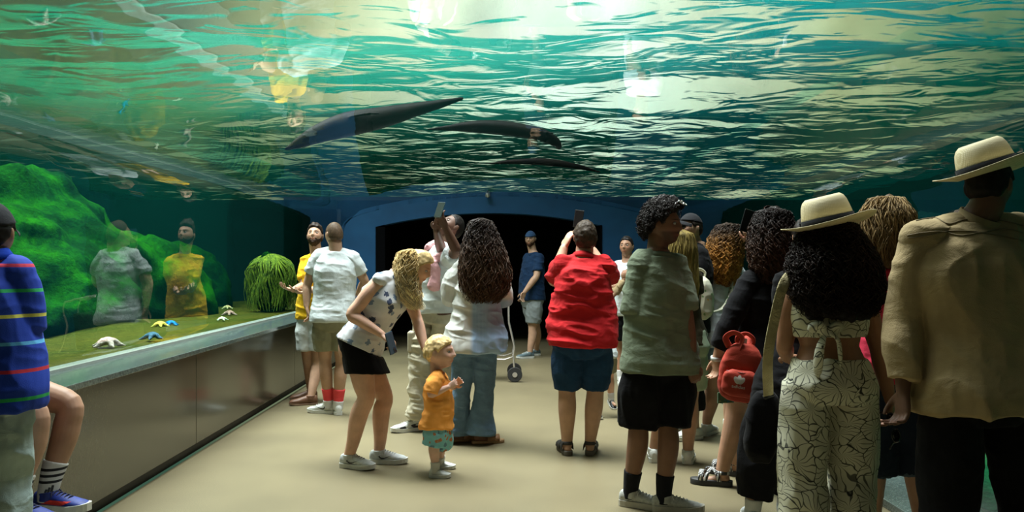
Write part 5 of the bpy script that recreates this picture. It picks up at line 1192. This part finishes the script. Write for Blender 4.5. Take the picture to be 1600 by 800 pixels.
for sd in 'LR':
    so = p.sandal(sd, m, BLACK_SOLE, [(.74, .70, .055, .03), (.30, .70, .075, .022), (.62, .30, .075, .022)], sole=.032, name='strapped_sandal')
FT = plain('black_print', (.01, .01, .01), .7)
for so_ in [o_ for o_ in p.root.children if o_.name.startswith('strapped_sandal')]:
    for st_ in [c_ for c_ in so_.children if c_.name.startswith('strap')][1:3]:
        q = np.array([v.co[:] for v in st_.data.vertices]) + p.base; q = q[q[:, 1] < q[:, 1].mean()]; dq = q - q.mean(0); e_ = nrm(np.linalg.svd(dq)[2][0] * (1, 0, 1)); e_ = e_ if e_[0] > 0 else -e_; up_ = np.array([-e_[2], 0, e_[0]])
        decal(st_, textpolys('FILA', 1), q.mean(0) - up_ * .005, e_ * .013, up_ * .013, FT, 'print', st_, p.base, dirn=(0, -1, 0), off=.003)
g = Geo(); w0 = p.J['wrL']; d = nrm(p.J['handL'] - w0); R = [section(w0 + d * z, np.array([1., 0, 0]), nrm(np.cross(d, (1, 0, 0))), r_, r_, 20, 2) for z, r_ in ((-.012, .030), (-.012, .038), (.012, .038), (.012, .030))]; g.loft(R, cap=False, closed=True); obj('wristband', g, plain('pale_band', (.5, .5, .48), .4), p.root, p.base)
ta = None
phone(U(1167, 345, 5.24), (.28, 0, 1), (.3, -.9, .2), 'black phone raised over the crowd by the woman in black', (.05, .07, .08), (.01, .01, .012), .075, .036, False)
c = U(1134, 622, 4.86); mp = thing('folded_map', tuple(c), 'green folded map held below the red backpack', 'map'); mm_ = floral('map_print', (.06, .14, .07), [(.04, .16, .20), (.20, .24, .10)], 30)
g = Geo().box((-.055, -.004, -.03), (.055, .004, .035), M=R3('Z', 15), c=c); obj('cover', g, mm_, mp, c, False, .002); g = Geo().box((-.05, .005, -.028), (.06, .010, .030), M=R3('Z', 12), c=c); obj('page', g, plain('map_paper', (.4, .42, .38), .7), mp, c, False)
# red backpack
CORAL = cloth('coral_nylon', (.42, .055, .035), .6, .1, 260, .2); c = U(1158, 582, 4.62); M = frame((.22, .95, .0)) @ R3('Y', 7)
rb, pk = backpack('backpack', c, M, .245, .335, .10, CORAL, 'small coral red backpack with a white three-leaf logo', True, [[c + (.05, .04, .13), c + (.07, .10, .20), c + (.06, .12, .05), c + (.04, .05, -.12)]], plain('dark_zip', (.25, .03, .02), .4))
g = Geo(); g.tube([c + M @ np.array(v) for v in ((-.085, 0, .14), (-.11, -.01, .19), (-.07, -.02, .225), (-.02, -.02, .20), (-.035, -.03, .13))], .019, 10, 5, ell=(1, .3)); obj('top_handle', g, CORAL, rb, c)
g = Geo().box((-.008, -.012, .12), (.010, -.006, .20), M=M, c=c); obj('white_tab', g, LACE_W, rb, c, False)
leaf = lambda a, w, h: [(w * math.sin(t) * 1.0 * math.cos(a) - (h * (1 - math.cos(t)) / 2) * math.sin(a), w * math.sin(t) * math.sin(a) + (h * (1 - math.cos(t)) / 2) * math.cos(a)) for t in np.linspace(0, 2 * PI, 15)[:-1]]
LOGO = plain('white_print', (.66, .64, .60), .6); ex, ez = M[:, 0], M[:, 2]; o0 = c + M @ np.array([-.012, -.09, -.055])
for a in (-.75, 0, .75): decal(pk, [leaf(a, .30, 1.0)], o0, ex * .042, ez * .050, LOGO, 'logo', pk, c, dirn=-M[:, 1], off=.004)
decal(pk, [[(x / 1.0, y) for x, y in pl] for pl in textpolys('adidas', 1)], o0 - ez * .026, ex * .030, ez * .026, LOGO, 'logo_text', pk, c, dirn=-M[:, 1], off=.004)
g = Geo(); q = c + M @ np.array([.115, -.02, .10]); 
for i in range(5): g.tube([q + (.0, 0, -.02 * i), q + (.010, .0, -.02 * i - .012), q + (-.004, 0, -.02 * i - .02)], .0045, 6, 2)
obj('buckle', g, plain('steel', (.5, .5, .5), .3, .9), rb, c)

# --- person in black trousers standing between
p = Person('person in cropped black trousers mostly hidden behind the leaf-printed trousers', 4.3,
    dict(head=(1262, 372, .1), shL=(1222, 440, .1), shR=(1288, 440, .1), elL=(1228, 512, .1), wrL=(1238, 580, .1), elR=(1290, 512, .1), wrR=(1284, 580, .1), hipL=(1212, 606, 0), hipR=(1258, 606, 0), knL=(1188, 690, -.03), knR=(1236, 690, .02), anL=(1176, 778, -.05), anR=(1226, 772, .06)), SK_TAN, fem=True, face=(.2, 1, 0), toes=(80, 60), b=1.05)
p.body(); p.shorthair((.015, .010, .008), .014); p.top('black_tee', BLACKC, hem=-.1, sleeve=.5); p.bottom('black_trousers', BLACKC, length=.88, off=.014, loose=.035, wr=(.006, 8, 8))
for sd in 'LR': p.sock(sd, cloth('white_sock', (.6, .6, .58)), .9, .006); p.shoe(sd, SNK, WHITE_SOLE, 'pale_sneaker', .26, lace=LACE_W)

# --- woman with the straw hat
p = Person('woman in a straw hat, tied crop top and leaf-printed trousers', 3.5,
    dict(head=(1296, 364, 0), shL=(1240, 450, 0), shR=(1346, 450, .04), elL=(1226, 540, .06), wrL=(1230, 560, .28), handL=(1240, 556, .36), elR=(1372, 545, .0), wrR=(1391, 626, -.02), handR=(1394, 668, 0), hipL=(1262, 600, 0), hipR=(1334, 600, 0), knL=(1252, 740, .0), knR=(1330, 740, .04), anL=(1258, 880, 0), anR=(1328, 880, 0)), skinmat('skin_brown_warm', (.26, .125, .07)), fem=True, face=(.62, .78, .02), toes=(90, 90), b=1.0, vox=.0055)
p.handopt = {'R': dict(pn=(-.6, .5, 0), curl=.55, thumb=None)}
p.body()
def leafmat():
    m, nt, b = new_mat('leaf_print'); v0 = ocoord(nt); nd = noise(nt, 6, 2, v0); v = N(nt, 'ShaderNodeMix', data_type='RGBA', blend_type='ADD'); v.inputs[0].default_value = .17; L(nt, v0, v.inputs[6]); L(nt, nd.outputs[1], v.inputs[7]); v = v.outputs[2]
    vo = N(nt, 'ShaderNodeTexVoronoi', feature='DISTANCE_TO_EDGE'); vo.inputs['Scale'].default_value = 8.5; L(nt, v, vo.inputs['Vector'])
    vc = N(nt, 'ShaderNodeTexVoronoi'); vc.inputs['Scale'].default_value = 8.5; L(nt, v, vc.inputs['Vector'])
    e = cramp(nt, vo.outputs[0], [(.008, (0, 0, 0)), (.018, (1, 1, 1))])
    # veins radiating in each cell: bands across the angle round the cell's centre
    sub = N(nt, 'ShaderNodeVectorMath', operation='SUBTRACT'); L(nt, v, sub.inputs[0]); L(nt, vc.outputs['Position'], sub.inputs[1]); s_ = N(nt, 'ShaderNodeSeparateXYZ'); L(nt, sub.outputs[0], s_.inputs[0])
    at = N(nt, 'ShaderNodeMath', operation='ARCTAN2'); L(nt, s_.outputs[0], at.inputs[0]); L(nt, s_.outputs[2], at.inputs[1])
    mu = N(nt, 'ShaderNodeMath', operation='MULTIPLY'); L(nt, at.outputs[0], mu.inputs[0]); mu.inputs[1].default_value = 14
    si = N(nt, 'ShaderNodeMath', operation='SINE'); L(nt, mu.outputs[0], si.inputs[0]); f = cramp(nt, si.outputs[0], [(.0, (1, 1, 1)), (.80, (1, 1, 1)), (.92, (.15, .15, .15))])
    k_ = N(nt, 'ShaderNodeMath', operation='MINIMUM'); L(nt, e, k_.inputs[0]); L(nt, f, k_.inputs[1])
    L(nt, mixc(nt, k_.outputs[0], (.015, .016, .014), (.56, .55, .42)), b.inputs['Base Color']); b.inputs['Roughness'].default_value = .85; return m
LEAF = leafmat()
p.bottom('printed_trousers', LEAF, waist=.26, length=1.0, off=.012, loose=.030, wr=(.006, 7, 6), bell=.03)
p.top('crop_top', LEAF, hem=.50, neck=.86, sleeve=0, off=.012, loose=.006, shoulder=False, wr=(.003, 8, 8))
g = Geo(); q = p.axis(.56)[0] - p.axis(.56)[2] * .150 + (-.085, 0, 0)
g.ell(q, (.03, .02, .022)); g.tube([q, q + (-.03, -.02, -.06), q + (-.035, 0, -.15), q + (-.03, .01, -.20)], [.012, .022, .026, .012], 10, 4, ell=(1, .4)); g.tube([q, q + (.04, -.02, -.03), q + (.06, .0, -.10), q + (.065, .01, -.15)], [.012, .022, .024, .012], 10, 4, ell=(1, .4)); g.tube([q, q + (-.03, -.015, .03), q + (-.06, .01, .01), q], [.01, .018, .018, .01], 10, 4)
g.tube([q, q + (.04, -.01, .03), q + (.06, .01, .01), q], [.01, .018, .018, .01], 10, 4); p.finish('bow_knot', g, LEAF, .006, None)
env = [((0, -.01, .045), .03, .03), ((0, -.01, .035), .10, .11), ((-.005, -.03, -.03), .14, .14), ((-.01, -.06, -.13), .19, .16), ((-.005, -.09, -.26), .20, .14), ((0, -.10, -.36), .15, .10)]
DK3 = (.05, .012, .008)
p.hairvol([(c_, a * .84, b_ * .84) for c_, a, b_ in env], (.006, .004, .004), (.008, .005, .005), 1.0, nz=(.022, 28), name='hair')
p.strands(1700, env, .0024, 44, (.012, 12), (.012, .005, .004), (.016, .009, .007), seed=16, name='curls', sel=(PI * .62, PI * 2.25))
fedora(p, R3('Y', -11) @ R3('X', 5), '', brimr=(.198, .205), cr=(.108, .122), ch=.128, up_off=.040)
# shoulder bag with woven strap
c = U(1188, 660, 3.62); bag = thing('shoulder_bag', tuple(c), 'black soft shoulder bag hanging from a beige woven strap beside printed trousers', 'bag'); g = Geo(); R = []
for q in np.linspace(0, 1, 12): f = max((1 - (2 * q - 1) ** 4) ** .5 if 0 < q < 1 else 0, .45); R.append(section(c + (.02 * q, 0, -.18 + .32 * q), np.array([1., 0, 0]), np.array([0, 1., 0]), .075 * f, .05 * f, 24, 2.6))
g.loft(R); V, F, Nn = remesh(g, .006, 2); V += Nn * (.008 * (1 - 2 * np.abs(vnoise(V * 12))))[:, None]; link('bag_body', mesh_of('bag_body', V - c, F, True, [cloth('black_nylon', (.004, .004, .005), .9)]), bag)
STR = cloth('beige_webbing', (.42, .36, .20), .9, .15, 150, .6); g = Geo(); g.tube([c + (.03, -.02, .12), U(1200, 560, 3.42), U(1210, 500, 3.40), U(1224, 446, 3.40), U(1240, 428, 3.48), U(1246, 432, 3.60)], .024, 12, 8, ell=(1, .2), up=(0, 1, 0)); obj('strap', g, STR, bag, c)
g = Geo(); R = []; q = c + (.03, -.02, .115)
for z, r_ in ((-.012, .022), (-.012, .028), (.012, .028), (.012, .022)): R.append(section(q + (0, 0, z), np.array([1., 0, 0]), np.array([0, 1., 0]), r_, r_ * .5, 16, 3))
g.loft(R, cap=False, closed=True); obj('buckle', g, plain('black_buckle', (.02, .02, .02), .3), bag, c)
# sunglasses dangling from her hand
c = U(1390, 655, 3.44); sg = thing('sunglasses', tuple(c), 'black sunglasses dangling from the hand beside the printed trousers', 'sunglasses'); gf = Geo(); 
for e in (-1, 1):
    cc = c + np.array([.012, 0, 0]) * e + np.array([.004, -.02, -.03 - .035 * e]); P = [cc + np.array([.022 * math.cos(a) * .8, -.004, .026 * math.sin(a)]) for a in np.linspace(0, 2 * PI, 19)]
    gf.tube(P, .0035, 8, 1, 'flat'); gl = Geo(); V = [cc] + P[:-1] + [cc + (0, .003, 0)] + [q + np.array([0, .003, 0]) for q in P[:-1]]; m_ = 18
    gl.add(V, [(0, 1 + i, 1 + (i + 1) % m_) for i in range(m_)] + [(m_ + 1, m_ + 2 + (i + 1) % m_, m_ + 2 + i) for i in range(m_)] + [(1 + i, m_ + 2 + i, m_ + 2 + (i + 1) % m_, 1 + (i + 1) % m_) for i in range(m_)]); obj('lens', gl, plain('black_lens', (.01, .01, .012), .04), sg, c)
gf.tube([c + (-.02, -.02, .03), c + (-.03, .03, .02), c + (-.01, .06, -.04)], .003, 8, 4); gf.tube([c + (.03, -.02, -.09), c + (.03, .03, -.11), c + (.025, .05, -.14)], .004, 8, 4); obj('frame', gf, plain('black_frame', (.01, .01, .01), .15), sg, c)

# --- woman in the pink top
p = Person('light brown haired person in a deep pink top between the two hats', 3.95,
    dict(head=(1382, 354, 0), shL=(1346, 432, 0), shR=(1420, 432, .02), elL=(1340, 500, .1), wrL=(1362, 520, .34), handL=(1380, 512, .4), elR=(1428, 500, .1), wrR=(1406, 500, .34), handR=(1392, 490, .38), hipL=(1362, 576, 0), hipR=(1410, 576, 0), knL=(1364, 680, 0), knR=(1422, 690, 0), anL=(1364, 815, .05), anR=(1444, 815, 0)), SK_TAN, fem=True, face=(.1, 1, .12), toes=(85, 75), b=1.06, base=0)
p.body(); BR = (.13, .08, .035); BR2 = (.26, .17, .075)
p.shell('hair', HAIR, lambda q: (q[:, 2] - hairline(q, .062, -.09, -.02)) / .01, .026, BR, (.3, 40))
env = [((0, -.01, .15), .015, .015), ((0, -.01, .135), .07, .08), ((0, -.02, .06), .125, .125), ((0, -.03, -.04), .138, .13), ((0, -.05, -.14), .125, .11), ((0, -.05, -.20), .09, .08)]
p.hairvol([(c_, a * .9, b_ * .9) for c_, a, b_ in env], BR, BR, 1.0, nz=(.012, 40), name='hair_mass'); p.strands(1500, env, .0024, 18, (.010, 3.5), BR2, BR, seed=18)
PNK = cloth('deep_pink', (.50, .030, .065), .85); p.top('pink_top', PNK, hem=-.12, neck=1.07, sleeve=.7, off=.014, loose=.02, soff=.02, wr=(.006, 7, 9)); p.bottom('dark_shorts', DENIM('denim_black', (.012, .018, .03)), length=.62, off=.014, loose=.045, wr=(.006, 8, 8))
for sd in 'LR':
    P, r = p.cutpoly(p.leg_p(sd), p.leg_r(), .585, .625); g = Geo(); g.tube(P, r + .055, 20, 1, 'flat'); V, F, Nn = remesh(g, .006, 1); V += Nn * (.004 * vnoise(V * 90))[:, None]; link('frayed_hem', mesh_of('frayed_hem', V - p.base, F, True, [DENIM('denim_fray', (.05, .07, .09))]), p.root)
    p.shoe(sd, SHOE_W, WHITE_SOLE, 'white_sneaker', .26)
c = U(1386, 487, 4.25); mp = thing('folded_map', tuple(c), 'white paper map held by the person in the pink top', 'map'); g = Geo().box((-.055, -.002, -.075), (.055, .002, .07), M=R3('Y', 12) @ R3('X', 10), c=c); obj('page', g, plain('paper', (.62, .60, .58), .7), mp, c, False)
g = Geo().box((-.055, .003, -.075), (.055, .006, .06), M=R3('Y', 16) @ R3('X', 16), c=c); obj('fold', g, plain('paper', (.55, .54, .5), .7), mp, c, False)

# --- man with straw hat and tan overshirt
p = Person('tall man in a straw hat, tan overshirt and black trousers at right edge, back turned', 3.1,
    dict(head=(1546, 290, .02), shL=(1434, 372, 0), shR=(1602, 366, .10), elL=(1412, 500, .03), wrL=(1411, 610, -.02), handL=(1410, 662, -.03), elR=(1630, 495, .1), wrR=(1622, 600, .1), handR=(1618, 660, .1), hipL=(1486, 610, 0), hipR=(1572, 610, .02), knL=(1482, 790, 0), knR=(1608, 790, 0), anL=(1478, 942, 0), anR=(1616, 942, 0)), skinmat('skin_deep_brown', (.13, .065, .04)), face=(.80, .58, .05), toes=(90, 80), b=1.12, vox=.006)  # skin in a deep brown tone
p.handopt = {'L': dict(curl=.55)}
p.body(stub=(1, .8, (.2, .15, .12))); p.shorthair((.010, .008, .007), .008, nape=-.085)
TANC = cloth('tan_twill', (.36, .27, .145), .85, .12, 300, .3); p.top('tan_overshirt', TANC, hem=-.13, neck=1.08, sleeve=.93, off=.018, loose=.035, soff=.024, wr=(.010, 5, 4), flare=.022, vox=.007); p.neckring('collar', TANC, h=.036)
# yoke seams stitched across the back
sh = p.objs['tan_overshirt']; co = np.array([v.co[:] for v in sh.data.vertices]) + p.base; tree = BVHTree.FromPolygons([tuple(c) for c in co], [tuple(q.vertices) for q in sh.data.polygons])
TH = plain('stitching', (.20, .15, .08), .8)
def seam(pts, nm='seam', r=.0028):
    P, _ = crom(np.array([U(a, b_, 2.6) for a, b_ in pts]), np.zeros(len(pts)), 8); Q = []
    for q in P:
        d = nrm(q - np.array([0, 0, EYE])); h = tree.ray_cast(Vector((0, 0, EYE)), Vector(d), 6)
        if h[0] is not None: Q.append(np.array(h[0]) + np.array(h[1]) * .001)
    if len(Q) > 3: g = Geo(); g.tube(Q, r, 6, 1); obj(nm, g, TH, sh, p.base)
seam([(1418, 368), (1440, 364), (1470, 362), (1500, 368), (1530, 364), (1570, 358), (1598, 364)]); seam([(1420, 372), (1450, 368), (1485, 361), (1520, 362), (1560, 368), (1598, 376)])
seam([(1432, 345), (1460, 340), (1482, 350), (1510, 343), (1550, 343), (1598, 352)])
p.bottom('black_trousers', BLACKC, length=1.0, off=.014, loose=.030, wr=(.006, 8, 8))
for sd in 'LR': p.shoe(sd, plain('black_leather', (.015, .015, .015), .4), BLACK_SOLE, 'black_shoe', .29)
fedora(p, R3('Y', -13) @ R3('X', 8), '', brimr=(.190, .20), cr=(.102, .120), ch=.120, up_off=.060)

# ---------------------------------------------------------------- left edge
p = Person('person in a striped blue polo and pale jeans at far left', 3.08,
    dict(head=(-14, 366, .02), shL=(-42, 430, -.02), shR=(26, 428, .02), elL=(-40, 510, .0), wrL=(-30, 560, .1), elR=(42, 502, .04), wrR=(34, 548, .12), handR=(22, 560, .18), hipL=(-24, 612, 0), hipR=(6, 612, 0), knL=(-22, 752, 0), knR=(2, 752, 0), anL=(-22, 888, 0), anR=(0, 888, 0)), SK_MID, face=(-.2, 1, 0), toes=(95, 85), b=.88)
p.body(); p.shorthair((.01, .008, .007), .008); cap_hat(p, cloth('charcoal_cap', (.03, .03, .035)), 1, .03)
m, nt, b = new_mat('striped_knit'); v = ocoord(nt); s_ = N(nt, 'ShaderNodeSeparateXYZ'); L(nt, v, s_.inputs[0]); zz = N(nt, 'ShaderNodeMapRange'); L(nt, s_.outputs[2], zz.inputs['Value']); zz.inputs['From Min'].default_value = .60; zz.inputs['From Max'].default_value = 1.45
zof = lambda py: (EYE - (py - VY) * 3.15 / FOC - p.base[2] * 0 - .60) / .85
st = []; base_c = (.006, .045, .42)
for py, col in ((648, (.72, .68, .08)), (612, (.02, .42, .10)), (571, (.55, .02, .04)), (531, (.10, .42, .75)), (490, (.72, .68, .12)), (452, (.02, .42, .12)), (414, (.62, .03, .08))):
    a_ = zof(py + 4); st += [(a_, col), (a_ + .016, base_c)]
r_ = N(nt, 'ShaderNodeValToRGB'); r_.color_ramp.interpolation = 'CONSTANT'; e = r_.color_ramp.elements; e[0].position = 0; e[0].color = (*base_c, 1); e[1].position = st[0][0]; e[1].color = (*st[0][1], 1)
for a_, c_ in st[1:]: q = e.new(a_); q.color = (*c_, 1)
L(nt, zz.outputs[0], r_.inputs[0]); L(nt, r_.outputs[0], b.inputs['Base Color']); b.inputs['Roughness'].default_value = .85; bump(nt, b, noise(nt, 300, 1, v).outputs[0], .3, .002)
p.top('striped_polo', m, hem=-.13, neck=1.08, sleeve=.60, off=.016, loose=.022, soff=.026, wr=(.006, 6, 8)); p.neckring('collar', cloth('blue_rib', (.006, .05, .45)))
p.bottom('ripped_jeans', DENIM('denim_washed', (.38, .48, .46)), length=1.0, off=.014, loose=.03, wr=(.010, 9, 9))
for sd in 'LR': p.shoe(sd, SHOE_W, WHITE_SOLE, 'white_sneaker', .28)

p = Person('bare-kneed youth in striped white socks and blue sneakers sitting on the left ledge', 3.62,
    dict(head=(-34, 392, .0), shL=(-40, 470, -.1), shR=(6, 470, .1), elL=(-50, 540, -.1), wrL=(-20, 580, -.1), elR=(0, 530, .1), wrR=(-10, 575, .05), hipL=(-44, 588, -.10), hipR=(-34, 586, .12), knL=(54, 648, -.16), knR=(108, 632, .10), anL=(24, 786, -.22), anR=(74, 772, .02)), SK_TAN, lift='LR', face=(.9, -.2, 0), toes=(-20, -10), b=.9, base=.75, bend=.05)
p.body(); p.shorthair((.02, .012, .01), .010); p.top('dark_tee', cloth('navy_tee', (.015, .02, .04)), hem=-.08, sleeve=.45, off=.014, loose=.02); p.bottom('navy_shorts', cloth('navy_shorts', (.012, .016, .03)), length=.22, off=.014, loose=.02)
m, nt, b = new_mat('ringed_sock'); v = ocoord(nt); s_ = N(nt, 'ShaderNodeSeparateXYZ'); L(nt, v, s_.inputs[0]); zz = N(nt, 'ShaderNodeMapRange'); L(nt, s_.outputs[2], zz.inputs['Value'])
ztop = p.J['anR'][2] * .22 + p.J['knR'][2] * .0; zr = U(0, 720, 3.8)[2] - p.base[2]; zz.inputs['From Min'].default_value = zr - .12; zz.inputs['From Max'].default_value = zr + .03
wv_ = (.62, .62, .60); bk = (.01, .01, .012); r_ = N(nt, 'ShaderNodeValToRGB'); r_.color_ramp.interpolation = 'CONSTANT'; e = r_.color_ramp.elements; e[0].position = 0; e[0].color = (*wv_, 1); e[1].position = .42; e[1].color = (*bk, 1)
for a_, c_ in ((.50, wv_), (.60, bk), (.68, wv_), (.78, bk), (.86, wv_)): q = e.new(a_); q.color = (*c_, 1)
L(nt, zz.outputs[0], r_.inputs[0]); L(nt, r_.outputs[0], b.inputs['Base Color']); b.inputs['Roughness'].default_value = .9
BS = plain('blue_mesh', (.012, .03, .22), .6, 0, .5, 40, .3)
for sd in 'LR':
    sk = p.sock(sd, m, .83, .007); pt, so = p.shoe(sd, BS, WHITE_SOLE, 'blue_sneaker', .28, sole=.036, lace=plain('dark_lace', (.02, .02, .05), .8))
    td = nrm(p.J['toe' + sd] - p.J['an' + sd]); la = np.cross(td, (0, 0, 1)); decal(so, [[(-.5, -.3), (.2, -.3), (.45, .05), (-.2, .1)]], pt(.5, .07, .055), td * .16, np.array([0, 0, .05]), plain('red_overlay', (.6, .03, .02), .5), 'red_overlay', so, p.base, dirn=la)
    a_ = p.J['an' + sd] * .72 + p.J['kn' + sd] * .28; dn = nrm(np.array([.25, -1, .0])); ex = nrm(np.cross((0, 0, 1), dn)) * -1; ex = np.array([.97, .24, 0])
    bars = [[(-.5 + .34 * i, -.3), (-.22 + .34 * i, -.3), (-.05 + .34 * i, .05 + .22 * i), (-.30 + .34 * i, .12 + .22 * i)] for i in range(3)]
    o_ = a_ + np.array([-.006, 0, -.082]); decal(sk, bars, o_, ex * .035, np.array([0, 0, .035]), BLKL, 'logo', sk, p.base, dirn=dn, off=.003); decal(sk, textpolys('adidas', 1), o_ - (0, 0, .022), ex * .016, np.array([0, 0, .013]), BLKL, 'logo_text', sk, p.base, dirn=dn, off=.003)

# ---------------------------------------------------------------- pushchair beyond the long-haired woman
c = U(782, 525, 9.6); c[2] = 0; bs = thing('pushchair', tuple(c), 'folded dark pushchair with a pale tube frame beyond the long-haired woman', 'pushchair')
PT = plain('pale_tube', (.55, .52, .48), .3, .6); BK = cloth('black_canvas', (.010, .010, .012))
def tb(nm, pts, r=.011, m=PT, par=None): g = Geo(); g.tube([c + np.array(q) for q in pts], r, 8, 3 if len(pts) > 2 else 1); return obj(nm, g, m, par or bs, c)
for y_ in (-.2, .2): tb('side_frame', [(-.30, y_, 1.02), (.06, y_, .98), (.10, y_, .70), (.15, y_, .30), (-.25, y_, .28)]); tb('leg', [(.15, y_, .32), (.17, y_, .10)]); tb('leg', [(-.25, y_, .30), (-.27, y_, .10)])
tb('handle', [(-.30, -.2, 1.02), (-.32, 0, 1.03), (-.30, .2, 1.02)], .014, BK)
for x_ in (.17, -.27):
    for y_ in (-.2, .2):
        g = Geo(); g.tube([c + (x_, y_ - .02, .09), c + (x_, y_ + .02, .09)], .088, 24, 1, 'flat'); w_ = obj('wheel', g, plain('tyre', (.02, .02, .02), .7), bs, c, False, .006); g = Geo(); g.tube([c + (x_, y_ - .025, .09), c + (x_, y_ + .025, .09)], .03, 14, 1, 'flat'); obj('hub', g, PT, w_, c, False)
g = Geo(); g.loft([section(c + (-.12 + .08 * q, 0, .36 + .5 * q), np.array([1., 0, 0]), np.array([0, 1., 0]), .12 - .06 * q, .18, 20, 3) for q in (0, .3, .6, 1)]); V, F, Nn = remesh(g, .012, 2); link('seat', mesh_of('seat', V - c, F, True, [BK]), bs)
